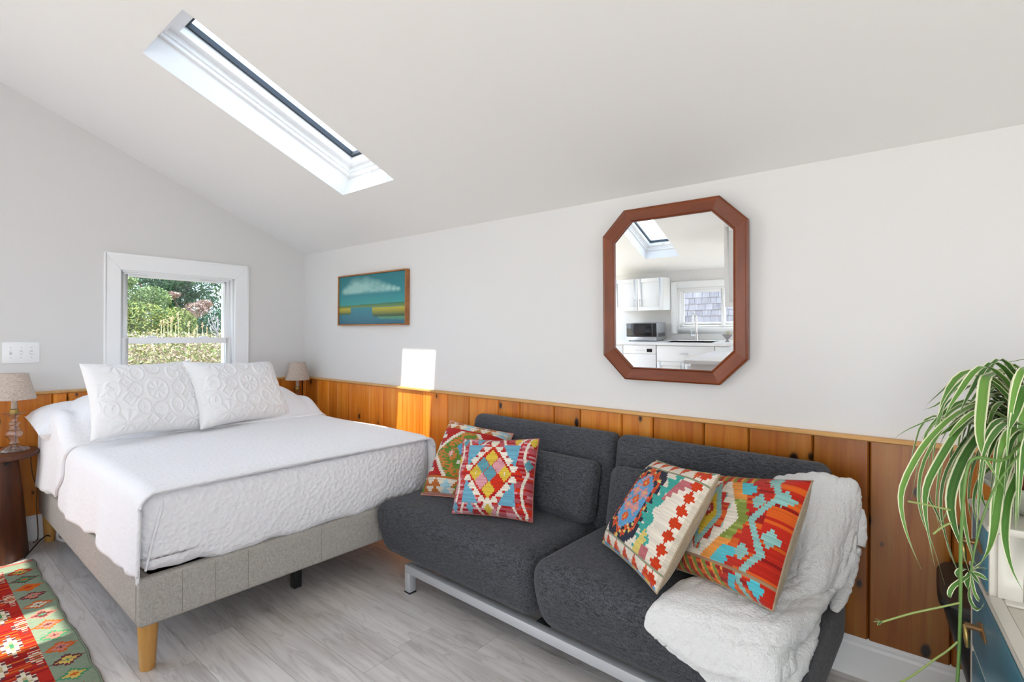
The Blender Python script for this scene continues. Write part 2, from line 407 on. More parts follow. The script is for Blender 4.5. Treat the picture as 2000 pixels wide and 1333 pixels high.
# ridge cap closes the wedge between the two slabs
cb.add([(XL-T, YRIDGE-.25, ZRIDGE+.10), (XR+T, YRIDGE-.25, ZRIDGE+.10), (XR+T, YRIDGE+.25, ZRIDGE+.10), (XL-T, YRIDGE+.25, ZRIDGE+.10),
        (XL-T, YRIDGE-.25, ZRIDGE+.30), (XR+T, YRIDGE-.25, ZRIDGE+.30), (XR+T, YRIDGE+.25, ZRIDGE+.30), (XL-T, YRIDGE+.25, ZRIDGE+.30)],
       [(0, 3, 2, 1), (4, 5, 6, 7), (0, 1, 5, 4), (1, 2, 6, 5), (2, 3, 7, 6), (3, 0, 4, 7)])
me = me_from(cb.v, cb.f); ce = link('ceiling', me, CEIL); struct(ce)

# skylights: stepped frame, sash, dark gasket, pane, latch and cord
GASK = M('gasket', (.025, .03, .035), .6)
def skylight(name, side, k=0):
    x0, x1, ya, yb_ = SKY[side][k]
    root = bpy.data.objects.new(name, None); COL.objects.link(root); struct(root)
    def ring(nm, ins0, ins1, h0, h1, mat):
        """rectangular ring on the slope; insets ins0 (outer) and ins1 (inner)"""
        c = 1/math.sqrt(1+SL*SL); b = B()
        def R_(i, h): 
            dy = i*c
            return [slope_pt(side, *q, h) for q in ((x0+i, ya+dy), (x1-i, ya+dy), (x1-i, yb_-dy), (x0+i, yb_-dy))]
        v = R_(ins0, h0)+R_(ins1, h0)+R_(ins1, h1)+R_(ins0, h1); f = []
        for k in range(4):
            j = (k+1) % 4
            f += [(k, j, 4+j, 4+k), (4+k, 4+j, 8+j, 8+k), (8+k, 8+j, 12+j, 12+k), (12+k, 12+j, j, k)]
        b.add(v, f); return b.make(nm, mat, root)
    ring('frame', 0, .020, .130, .25, TRIM)
    ring('frame_lip', .020, .032, .150, .25, TRIM)
    ring('sash', .032, .072, .178, .25, TRIM)
    ring('gasket', .072, .088, .220, .250, GASK)
    c = 1/math.sqrt(1+SL*SL); i = .076
    q = [slope_pt(side, *p_, .240) for p_ in ((x0+i, ya+i*c), (x1-i, ya+i*c), (x1-i, yb_-i*c), (x0+i, yb_-i*c))]
    q2 = [slope_pt(side, *p_, .244) for p_ in ((x0+i, ya+i*c), (x1-i, ya+i*c), (x1-i, yb_-i*c), (x0+i, yb_-i*c))]
    B().add(q+q2, [(0, 3, 2, 1), (4, 5, 6, 7), (0, 1, 5, 4), (1, 2, 6, 5), (2, 3, 7, 6), (3, 0, 4, 7)]).make('pane', PANE, root)
    # outer kerb keeps the roof edge closed
    ring('kerb', -.05, 0, .20, .252, BLACK)
    ylow = yb_ if side > 0 else ya; sg = -1 if side > 0 else 1
    xm = (x0+x1)/2
    b = B(); b.tube([slope_pt(side, xm-.06+.12*t, ylow+sg*(.035+.012*math.sin(t*math.pi)), .198) for t in np.linspace(0, 1, 7)], .008, 8)
    b.tube([slope_pt(side, xm+.02+.03*math.cos(a), ylow+sg*(.05+.03*math.sin(a)), .19) for a in np.linspace(0, math.pi, 8)], .007, 8)
    b.make('latch', TRIM, root, smooth=60)
    if side > 0:
        p = [Vector(slope_pt(side, xm-.02+dx, ylow-.012, h)) for dx, h in ((0, .15), (.004, .10), (-.012, .055), (-.002, .03), (.010, .06), (.003, .11))]
        B().tube(cat(p, 20), .0028, 6).make('cord', TRIM, root, smooth=60)
    return root
skylight('window_1', 1); skylight('window_2', -1, 1); skylight('added_window_5', -1, 0)  # the last one is an unseen skylight, added to brighten the left side

# wainscot boards: one part per pine board, on the back wall and on the gable
ZR = .9125; BD = .018
def board_piece(w, h, knot=None):
    b, g = .005, .0013                                            # eased edges and an open joint
    return B().prism([(g, 0), (g, BD-b*1.5), (g+b, BD), (w-g-b, BD), (w-g, BD-b*1.5), (w-g, 0)], 'z', 0, h)
xs = [XL+BD, -4.214, -4.022, -3.848, -3.715, -3.528, -3.283, -3.125, -2.873-.02, -2.679, -2.436, -2.241, -1.997, -1.835, -1.595, -1.427, -1.188, -1.024, -.784, -.596, -.358, -.174, .06]
brng = random.Random(8)
while xs[-1] < XR-.3: xs.append(xs[-1]+brng.uniform(.15, .24))
xs.append(XR)
ZB0 = .155
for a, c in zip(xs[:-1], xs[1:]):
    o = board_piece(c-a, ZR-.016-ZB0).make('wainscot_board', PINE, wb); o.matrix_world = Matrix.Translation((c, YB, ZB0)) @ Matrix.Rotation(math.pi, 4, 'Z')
    k = 1-.52*sm(-2.4, -.3, a); o.color = (k, k*.97, k*1.02, 1)     # the boards grow darker towards the right end
ysg = [YB-BD, 2.245, 2.12, 1.93, 1.76, 1.60, 1.42, 1.25, 1.08, .91, .737, .665, .50, .36, .19, .02, -.14, -.32, -.5, -.65, GD1+.09]
for c, a in zip(ysg[:-1], ysg[1:]):
    o = board_piece(c-a, ZR-.016-ZB0).make('wainscot_board', PINE, wl); o.matrix_world = Matrix.Translation((XL, c, ZB0)) @ Matrix.Rotation(-math.pi/2, 4, 'Z')
JOINT = M('joint_shadow_board', '#2b1206', .9)
B().box((XL, YB-.004, ZB0), (XR, YB, ZR-.017)).make('backing_board', JOINT, wb); B().box((XL, GD1+.09, ZB0), (XL+.004, YB, ZR-.017)).make('backing_board', JOINT, wl)
def rail(name, a, c, along):
    b = B(); pr = [(0, 0), (.026, 0), (.032, .005), (.032, .013), (.028, .018), (0, .018)]
    if along == 'x': b.prism([(YB-p[0], ZR-.018+p[1]) for p in pr], 'x', a, c)
    else: b.prism([(XL+p[0], ZR-.018+p[1]) for p in pr], 'y', a, c)
    return struct(b.make(name, RAIL))
rail('trim_1', XL, XR, 'x'); rail('trim_2', GD1+.09, YB, 'y')
def baseboard(name, a, c, along, pos=None, sg=1):
    b = B(); pr = [(0, 0), (.016, 0), (.016, .118), (.012, .128), (.012, .138), (.007, .15), (0, .157)]
    if along == 'x': b.prism([(pos-sg*p[0], p[1]) for p in pr], 'x', a, c)
    else: b.prism([(pos+sg*p[0], p[1]) for p in pr], 'y', a, c)
    return struct(b.make(name, TRIM))
baseboard('baseboard_back', XL, XR, 'x', YB); baseboard('baseboard_left', GD1+.09, YB, 'y', XL)

# gable window: casing, jambs, two sashes
win = bpy.data.objects.new('window_3', None); COL.objects.link(win); struct(win)
CW = .098
def fr(y0, z0, y1, z1, w_, x0, x1, parts=('l', 'r', 't', 'b'), wb_=None, wt=None):
    b = B(); wb_ = w_ if wb_ is None else wb_; wt = w_ if wt is None else wt
    if 'l' in parts: b.box((x0, y0, z0), (x1, y0+w_, z1))
    if 'r' in parts: b.box((x0, y1-w_, z0), (x1, y1, z1))
    if 't' in parts: b.box((x0, y0+w_*('l' in parts), z1-wt), (x1, y1-w_*('r' in parts), z1))
    if 'b' in parts: b.box((x0, y0+w_*('l' in parts), z0), (x1, y1-w_*('r' in parts), z0+wb_))
    return b
CY0, CY1, CZ0, CZ1 = .920, 1.858, .70, 1.822
b = B(); bm_ = .004
b.prism([(CY0, CZ1), (CY1, CZ1), (WY1, WZ1), (WY0, WZ1)], 'x', XL, XL+.018)
b.prism([(CY0, CZ0), (CY0, CZ1), (WY0, WZ1), (WY0, CZ0)], 'x', XL, XL+.018)
b.prism([(WY1, CZ0), (WY1, WZ1), (CY1, CZ1), (CY1, CZ0)], 'x', XL, XL+.018)
me = me_from(b.v, b.f); o = link('casing', me, TRIM, win); md = o.modifiers.new('b', 'BEVEL'); md.width = .003; md.segments = 2
bb = B(); s_ = .014
bb.box((XL+.012, CY0, CZ0), (XL+.0205, CY0+s_, CZ1)); bb.box((XL+.012, CY1-s_, CZ0), (XL+.0205, CY1, CZ1)); bb.box((XL+.012, CY0+s_, CZ1-s_), (XL+.0205, CY1-s_, CZ1))
bb.make('back_band', TRIM, win, bevel=.003)
B().box((XL-.02, WY0-.12, WZ0-.03), (XL+.05, WY1+.12, WZ0)).make('sill', TRIM, win, bevel=.004)
fr(WY0, WZ0, WY1, WZ1, .012, XL-T, XL-.001, wt=.010).make('jamb', TRIM, win, bevel=.002)
fr(WY0+.012, WZ0, WY1-.012, WZ1-.010, .014, XL-.075, XL-.035, wt=.012).make('stop', TRIM, win, bevel=.002)
ZM0, ZM1 = 1.206, 1.246
sU = fr(WY0+.024, ZM0, WY1-.024, WZ1-.020, .030, XL-.075, XL-.048, wb_=.04, wt=.018).make('upper_sash', TRIM, win, bevel=.003)
B().box((XL-.064, WY0+.04, ZM0+.02), (XL-.060, WY1-.04, WZ1-.03)).make('pane', PANE, sU)
sLo = fr(WY0+.016, WZ0+.002, WY1-.016, ZM1, .036, XL-.047, XL-.018, wb_=.05, wt=.040).make('lower_sash', TRIM, win, bevel=.003)
B().box((XL-.036, WY0+.04, WZ0+.03), (XL-.032, WY1-.04, ZM0+.01)).make('pane', PANE, sLo)
for yc in (1.205, 1.545): B().prism([(yc-.035, ZM1), (yc+.035, ZM1), (yc+.026, ZM1+.012), (yc, ZM1+.017), (yc-.026, ZM1+.012)], 'x', XL-.042, XL-.024).make('sash_lock', TRIM, sLo, bevel=.003)
for yc in (1.13, 1.57): B().box((XL-.047, yc-.05, WZ1-.032), (XL-.030, yc+.05, WZ1-.024)).make('tilt_latch', WHITE, sU, bevel=.002)

# invented openings out of view: two doors and a window added to admit fill light
def opening(name, x, y0, y1, z1, sgn):
    r_ = bpy.data.objects.new(name, None); COL.objects.link(r_); struct(r_)
    b = B(); w_ = .06
    xx0, xx1 = (x, x+T) if sgn > 0 else (x-T, x)
    b.box((xx0, y0, 0), (xx1, y0+w_, z1)); b.box((xx0, y1-w_, 0), (xx1, y1, z1)); b.box((xx0, y0+w_, z1-w_), (xx1, y1-w_, z1)); b.box(((xx0+xx1)/2-.03, (y0+y1)/2-.04, 0), ((xx0+xx1)/2+.03, (y0+y1)/2+.04, z1-w_))
    b.make('frame', TRIM, r_); return r_
opening('added_door_2', XL, GD0, GD1, GDZ, -1)
rw = bpy.data.objects.new('added_window_6', None); COL.objects.link(rw); struct(rw); fr(-1.9, .55, .1, 2.15, .06, XR, XR+T).make('frame', TRIM, rw)
d1 = bpy.data.objects.new('added_door_1', None); COL.objects.link(d1); struct(d1)
b = B(); zt = ZK+.12; y0_, y1_ = YK-T, YK
b.box((KDX0, y0_, 0), (KDX0+.06, y1_, zt)); b.box((KDX1-.06, y0_, 0), (KDX1, y1_, zt)); b.box((KDX0+.06, y0_, zt-.06), (KDX1-.06, y1_, zt)); b.box(((KDX0+KDX1)/2-.04, y0_+.08, 0), ((KDX0+KDX1)/2+.04, y0_+.14, zt-.06)); b.make('frame', TRIM, d1)
# ------------------------------------------------------------------ bed
FX0, FX1, FY0, FY1 = -4.235, -2.262, .596, 2.035
bed = thing('platform_bed', 'upholstered grey platform bed on tapered wooden legs, made up in white under the window', 'bed', ((FX0+FX1)/2, (FY0+FY1)/2, 0))
bx, by = (FX0+FX1)/2, (FY0+FY1)/2
def bedloc(o): o.parent = bed; o.location = (o.location[0]-bx, o.location[1]-by, o.location[2]); return o
Z0, Z1, RT = .178, .36, .05
def railpiece(nm, c, h, n=10):
    v, f = soft(h, .016, n); return bedloc(link(nm, me_from(v, f), LINEN, None, c, 180))
L, W_ = FX1-FX0, FY1-FY0
railpiece('foot_rail', (FX1-RT/2, by, (Z0+Z1)/2), (RT/2, W_/2, (Z1-Z0)/2))
railpiece('head_rail', (FX0+RT/2, by, (Z0+Z1)/2), (RT/2, W_/2, (Z1-Z0)/2))
railpiece('side_rail', (bx-.0, FY0+RT/2, (Z0+Z1)/2), (L/2-.014, RT/2, (Z1-Z0)/2))
railpiece('side_rail', (bx-.0, FY1-RT/2, (Z0+Z1)/2), (L/2-.014, RT/2, (Z1-Z0)/2))
bedloc(B().box((FX0+RT, FY0+RT, Z1-.10), (FX1-RT, FY1-RT, Z1-.03)).make('slat_platform', BLACK))
seam = M('linen_seam', '#7d7870', .95)
for yy_ in (.74, .86, .99, 1.33, 1.66): bedloc(B().box((FX1-.0005, yy_-.0008, Z0+.012), (FX1+.0006, yy_+.0008, Z1-.012)).make('seam', seam))
for lx, ly in ((FX1-.045, FY0+.042), (FX1-.045, FY1-.042), (FX0+.06, FY0+.045), (FX0+.06, FY1-.045)):
    b = B(); b.lathe([(0, 0), (.024, 0), (.026, .004), (.034, Z0+.002), (0, Z0+.002)], 20)
    bedloc(b.make('leg', LEGW, None, (lx, ly, 0), smooth=50))
for lx in (-2.48, -3.3): bedloc(B().box((lx-.02, 1.32-.02, 0), (lx+.02, 1.32+.02, Z1-.09)).make('centre_leg', BLACK, bevel=.003))

# mattress in its white tucked coverlet: fitted box, softly swollen foot face
MX0, MX1, MY0, MY1, MZ0, MZ1 = -4.20, -2.262, .612, 2.015, .345, .692
mc = Vector(((MX0+MX1)/2, (MY0+MY1)/2, (MZ0+MZ1)/2))
def mfn(q, p):
    x, y, z = q
    if p[0] > .3: x += .022*(1-p[1]**2)*(1-p[2]**2)*sm(.3, 1, p[0])
    y += math.copysign(.012*(1-p[2]**2), p[1])*abs(p[1])**6
    if p[2] < -.6 and p[0] > .6: z += .028*sm(.5, 1, -p[1])*sm(.6, 1, p[0]) + .008*math.sin(y*21)*sm(.9, 1, p[0])+.006*math.sin(y*47)
    z += .004*math.sin(x*5+y*3)*(p[2] > .9)
    return Vector((x, y, z))
o = softobj('mattress', ((MX1-MX0)/2, (MY1-MY0)/2, (MZ1-MZ0)/2), .055, QUILT, None, mc, 40, mfn); bedloc(o)
# corner pleat at the near foot corner
pl = cat([(MX1-.008, MY0+.062, .655), (MX1+.004, MY0+.050, .60), (MX1+.006, MY0+.032, .53), (MX1+.002, MY0+.016, .45), (MX1-.004, MY0+.006, .39)], 24)
bedloc(B().tube(pl, [.0065*(1-.4*i/23)+.001 for i in range(24)], 8).make('corner_pleat', QUILT, smooth=180))

# bedspread: hangs over both sides, swells over the sleeping pillows at the head
def topz(x, y):
    b = sm(-3.40, -3.66, x)*(1-.25*sm(-4.0, -4.25, x))
    e = sm(.50, .78, y)*(1-sm(1.78, 2.12, y))
    return MZ1+.010+.185*b*e**.8*(1-.08*math.cos((y-1.3)*9))+.003*math.sin(x*7+y*4)
def spread_point(x, s, out=0.0, hemL=.36, hemR=.38):
    """s in [0,1]: from left hem over the top to the right hem"""
    r = .06; yl, yr = MY0-.022-out, MY1+.018+out
    wav = .010*math.sin(x*9.0)+.006*math.sin(x*23+1)
    zl = topz(x, MY0+r)+out; zr_ = topz(x, MY1-r)+out
    a, c_ = .20, .80
    if s < a:
        t = s/a; z = hemL+(zl-r-hemL)*t; y = yl-(1-t)*(.012+wav)*1.1
        return Vector((x, y, z))
    if s > c_:
        t = (1-s)/(1-c_); z = hemR+(zr_-r-hemR)*t; return Vector((x, yr+(1-t)*(.012+wav), z))
    t = (s-a)/(c_-a); e = .09
    if t < e: th = t/e*math.pi/2; return Vector((x, yl+r-r*math.cos(th), zl-r+r*math.sin(th)))
    if t > 1-e: th = (1-t)/e*math.pi/2; return Vector((x, yr-r+r*math.cos(th), zr_-r+r*math.sin(th)))
    y = yl+r+(yr-yl-2*r)*(t-e)/(1-2*e); return Vector((x, y, topz(x, y)+out))
NX, NS = 110, 110
grid = []
for i in range(NX):
    u_ = i/(NX-1); x0_ = -4.20+(1.962)*u_
    row = []
    for j in range(NS):
        s = j/(NS-1); hem = .372+.014*math.sin(x0_*6.3)+.010*math.sin(x0_*15)
        x = x0_
        if s < .2:                                             # near corner sways out past the foot end
            k = sm(.86, 1, u_); hem += .012*k; x += k*.012*(1-s/.2)
        p = spread_point(x, s, 0, hem, .40)
        if s < .2: p.y -= .024*sm(.90, .97, u_)*(1-sm(.985, 1, u_)*.6)*(1-s/.2)*(.5+.5*math.sin(u_*95)); 
        k2 = sm(.955, 1, u_)                                   # front hem rolls over the mattress edge
        if .2 <= s <= .8: p.z -= .016*k2*k2
        row.append(p)
    grid.append(row)
o = sheet(grid, 'bedspread', SHEETW, None, .009); bedloc(o)
bedloc(B().tube([grid[-1][j]+Vector((.002, 0, .002)) for j in range(2, NS-2)], .006, 8).make('front_hem', QUILT, smooth=180))
# second layer folded back over the pillows, its open edge falling down the near side
grid = []
for i in range(44):
    u_ = i/43; row = []
    for j in range(90):
        s = .0+j/89*.80; x = -3.99+u_*(.60+.05*math.sin(s*30)*(s < .2)-.10*sm(.2, 0, s)-.16*sm(.12, 0, s)+.01*math.sin(s*55))
        hem = .392-.006*math.sin(x*12); p = spread_point(x, s, .010+.006*math.sin(u_*3.14), hem, .4)
        if s < .2: p.y -= .008*math.sin(u_*5)*(1-s/.2)+.012*sm(.7, 1, u_)*(1-s/.2)
        row.append(p)
    grid.append(row)
o = sheet(grid, 'folded_coverlet', SHEETW, None, .012); bedloc(o)

# sleeping pillow poking out of the near side
def pillow_mesh(w, h, t, nu=40, nv=30, pinch=.06, flange=0, height=None, sag=None):
    """puffed pillow in its own plane: x width, y height, z thickness; front then back"""
    v = []; f = []
    def P(u, vv, sg):
        a, b = 2*u-1, 2*vv-1
        x = a*w/2*(1-pinch*(1-a*a)*0-pinch*.55*(1-b*b)*abs(a)**1.0*0); y = b*h/2
        x = a*w/2*(1-pinch*(1-b*b)*a*a); y = b*h/2*(1-pinch*(1-a*a)*b*b)
        e = (max(0, 1-a**4)*max(0, 1-b**4))**.55
        z = sg*t/2*e
        if height is not None and sg > 0: z += height(u, vv)*min(1, e*3)
        p = Vector((x, y, z)); return sag(p, a, b) if sag else p
    for sg in (1, -1):
        n0 = len(v); v += [P(i/nu, j/nv, sg) for i in range(nu+1) for j in range(nv+1)]
        for i in range(nu):
            for j in range(nv):
                q = (n0+i*(nv+1)+j, n0+(i+1)*(nv+1)+j, n0+(i+1)*(nv+1)+j+1, n0+i*(nv+1)+j+1); f.append(q if sg > 0 else q[::-1])
    return v, f
v, f = pillow_mesh(.66, .44, .21, 28, 20, .02)
o = link('sleeping_pillow', me_from(v, f), QUILT, None, None, 180)
o.matrix_world = Matrix.Translation((-3.92, .850, .755)) @ Matrix.Rotation(math.pi/2, 4, 'Z') @ Matrix.Rotation(.12, 4, 'X')
tag(o, 'white quilted sleeping pillow whose end pokes out from under the bedspread beside the near lamp', 'pillow')

# ------------------------------------------------------------------ patterns woven into cushions and rug
def hx(*a): return [np.array(rgb(c)) for c in a]
def quad_place(o, corners, zoff=0):
    """seat a unit pillow (w,h in its mesh) on four world corners TL,TR,BR,BL by bilinear warp; thickness stays along the normal"""
    TL, TR, BR, BL = [Vector(c) for c in corners]; me = o.data
    cen = (TL+TR+BR+BL)/4; X = ((TR-TL)+(BR-BL)).normalized(); Y = ((TL-BL)+(TR-BR)); Zn = X.cross(Y).normalized(); Y = Zn.cross(X)
    w, h = o['w'], o['h']
    mw = Matrix(((X.x, Y.x, Zn.x, cen.x), (X.y, Y.y, Zn.y, cen.y), (X.z, Y.z, Zn.z, cen.z), (0, 0, 0, 1))); inv = mw.inverted()
    tl, tr, br, bl = [inv @ c for c in (TL, TR, BR, BL)]
    for vtx in me.vertices:
        a = vtx.co.x/w+.5; b = vtx.co.y/h+.5; z = vtx.co.z
        p = (tl*(1-a)+tr*a)*b+(bl*(1-a)+br*a)*(1-b); vtx.co = p+Vector((0, 0, z+zoff))
    o.matrix_world = mw; me.update(); del o['w'], o['h']
def cushion(name, corners, t, pat, label, seed, N=120, w=.42, h=.42, piping=None, pinch=.05):
    v, f = pillow_mesh(w, h, t, N, N, pinch)
    nf = N*N; me = me_from(v, f); o = link(name, me, [KILIM, KILIMB], None, None, 180)
    u = (np.arange(N)+.5)/N; U_, V_ = np.meshgrid(u, u, indexing='ij')
    rs = np.random.RandomState(seed); col = pat(U_, V_, rs).reshape(-1, 3)
    facecolors(me, np.vstack([col, np.tile(np.array(rgb('#9a8a70')), (nf, 1))]))
    me.polygons.foreach_set('material_index', [0]*nf+[1]*nf)
    uv = me.uv_layers.new(name='UVMap'); lv = np.zeros(len(me.loops), dtype=np.int32); me.loops.foreach_get('vertex_index', lv)
    nv = (N+1)**2; k = lv % nv; uv.data.foreach_set('uv', np.stack([(k//(N+1))/N, (k % (N+1))/N], 1).ravel())
    o['w'] = w; o['h'] = h; quad_place(o, corners)
    tag(o, label, 'cushion', 'patterned kilim cushions on the sofa')
    # seam cord along the rim is a part of its own
    pts = [v[i*(N+1)] for i in range(0, N+1, 4)]+[v[N*(N+1)+j] for j in range(0, N+1, 4)]+[v[i*(N+1)+N] for i in range(N, -1, -4)]+[v[j] for j in range(N, -1, -4)]
    q = [o.data.vertices[i].co.copy() for i in ([i*(N+1) for i in range(0, N+1, 4)]+[N*(N+1)+j for j in range(4, N+1, 4)]+[i*(N+1)+N for i in range(N-4, -1, -4)]+[j for j in range(N-4, 0, -4)])]
    B().tube(q+[q[0]], .0032, 6, False).make('edge_piping', piping or KILIMB, o, smooth=180)
    return o
def rows(V, n): return np.floor(V*n)/n+.5/n
def streak(rs, U, V, n, amp):
    """row-wise brightness streaks"""
    k = rs.uniform(1-amp, 1+amp, (n+1, 5)); r = np.clip((V*n).astype(int), 0, n); c = np.clip((U*5).astype(int), 0, 4); return k[r, c][..., None]
def layer(img, mask, c): img[mask] = c
def zig(V, per, amp, ph=0): return amp*np.abs(((V/per+ph) % 1)*2-1)
def diamond(U, V, cu, cv, au, av): return np.abs(U-cu)/au+np.abs(V-cv)/av
def pat_red(U, V, rs):                                          # pink-red ground, stepped white lozenge, blue triangles
    n = 40; Vq = rows(V, n); jit = rs.uniform(-.02, .02, n+2)[np.clip((V*n).astype(int), 0, n)]
    rose, red, dred, white, blue, yel, teal, pink = hx('#b4545a', '#c8321c', '#a81f22', '#e2d8c6', '#6ba3b8', '#d3b341', '#5f96a0', '#d4949a')
    img = np.tile(rose, U.shape+(1,)).astype(float)
    st = rs.rand(n+1, 9); a = st[np.clip((V*n).astype(int), 0, n), np.clip(((U+jit*4)*9).astype(int), 0, 8)]
    layer(img, a < .30, dred); layer(img, a > .80, pink); layer(img, (a > .45) & (a < .55), red)
    d = diamond(U, Vq, .5, .5, .40, .46)
    layer(img, d < 1.0, red); b2 = st[np.clip((V*n).astype(int), 0, n), 2]; layer(img, (d < 1) & (b2 < .3), dred)
    # blue triangles flanking
    for cu, cv, s1 in ((.20, .70, 1), (.80, .70, 1), (.20, .30, -1), (.80, .30, -1)):
        t = (Vq-cv)*s1; wd = .105*np.clip((t+.17)/.34, 0, 1); dx = np.abs(U-cu-(.07 if cu < .5 else -.07)*np.clip((t+.17)/.34, 0, 1))
        layer(img, (np.abs(t) < .17) & (dx < wd) & (d > .93), blue)
    # white stepped triangles along the lozenge sides
    for k in range(5):
        for s1 in (-1, 1):
            for s2 in (-1, 1):
                cv = .5+s2*(.06+k*.085); cu = .5+s1*(.285-k*.068); t = (Vq-(cv-s2*.04))*s2
                layer(img, (t > 0) & (t < .085) & (np.abs(U-cu) < (.012+.055*((t/.085) if k < 9 else 1))) & (d < 1.02), white)
    layer(img, (np.abs(U-.5) < .05) & (np.abs(Vq-.9) < .05) & (np.abs(U-.5) < .055-np.abs(Vq-.95)*.5), white)
    layer(img, (np.abs(U-.5) < .015+.06*np.clip((.20-Vq)/.12, 0, 1)) & (Vq > .08) & (Vq < .20), white)
    din = diamond(U, Vq, .5, .5, .23, .30); layer(img, din < 1, red)
    for cu, cv, c in ((.5, .70, yel), (.40, .60, teal), (.60, .60, pink), (.32, .5, yel), (.5, .5, teal), (.68, .5, yel), (.40, .40, pink), (.60, .40, red), (.5, .30, yel)):
        dd = diamond(U, Vq, cu, cv, .085, .105); layer(img, dd < 1, c); layer(img, dd < .16, white)
    # white zig-zag cords left and right
    for s1 in (-1, 1):
        x = .5+s1*(.455-.10*np.abs(((Vq-.5)/.5))**2*0-.055*np.abs(np.sin((Vq-.06)*math.pi*2.15)))
        layer(img, np.abs(U-x) < .016, white)
    for cu, cv, c in ((.30, .95, blue), (.10, .93, teal), (.78, .95, yel), (.97, .93, yel), (.06, .07, blue), (.27, .07, blue), (.5, .06, yel), (.95, .62, teal), (.04, .66, yel)):
        layer(img, diamond(U, Vq, cu, cv, .05, .075) < 1, c)
    for cu, s1 in ((.16, 1), (.38, -1), (.62, 1), (.84, -1)):
        layer(img, (np.abs(U-(cu+s1*(Vq-.06)*.55)) < .015) & (Vq < .13), white); layer(img, (np.abs(U-(cu-s1*(Vq-.93)*.55)) < .015) & (Vq > .87), white)
    return img*streak(rs, U, V, 110, .16)
def pat_green(U, V, rs):                                        # cream ground, green and orange lozenge, toothed bands
    n = 40; Vq = rows(V, n); cream, ter, red, green, org, blue, lb, rose = hx('#ddd2bf', '#b8682f', '#ad2420', '#5e8434', '#c47a3c', '#5f9fc0', '#9fc6cf', '#cf8f80')
    img = np.tile(cream, U.shape+(1,)).astype(float)
    nz = rs.rand(60, 24)
    d = diamond(U, Vq, .5, .5, .42, .40)
    mid = (Vq > .19) & (Vq < .82)
    layer(img, mid & (d > 1.16), red); a = nz[(V*59).astype(int), (U*23).astype(int)]
    for k in range(4):
        for s1 in (-1, 1):
            cv = .28+k*.15; layer(img, mid & (d > 1.16) & (np.abs(Vq-cv) < .03) & (np.abs(U-(.5+s1*.40)) < .05), cream)
            layer(img, mid & (d > 1.3) & (np.abs(Vq-cv-.05) < .02) & (np.abs(U-(.5+s1*.46)) < .05), lb)
    layer(img, mid & (d < 1.0), green); layer(img, mid & (d < 1.0) & (a < .46), org); layer(img, mid & (d < 1) & (a > .93), ter)
    for cu, cv, c, r_ in ((.5, .60, blue, .11), (.5, .40, green, .10), (.34, .5, rose, .05), (.68, .5, hx('#d0b53c')[0], .06)):
        dd = diamond(U, Vq, cu, cv, r_, r_*1.1); layer(img, dd < 1, c); layer(img, dd < .35, cream)
    for v0, v1 in ((.0, .17), (.84, 1.0)):
        band = (Vq > v0) & (Vq < v1); t = ((Vq-v0)/(v1-v0)*2) % 1; k = np.abs(((U*6) % 1)*2-1)
        layer(img, band, cream); layer(img, band & (k < 1-t), ter); layer(img, band & (k < 1-t) & (((U*6).astype(int) % 3) == 2), lb); layer(img, band & (k < .5-t) & (((U*6).astype(int) % 4) == 3), green)
    layer(img, np.abs(Vq-.183) < .012, ter); layer(img, np.abs(Vq-.83) < .010, red); layer(img, (U < .07) & (Vq < .16), green); layer(img, (V > .965) | (V < .02), rose)
    return img*streak(rs, U, V, 110, .12)
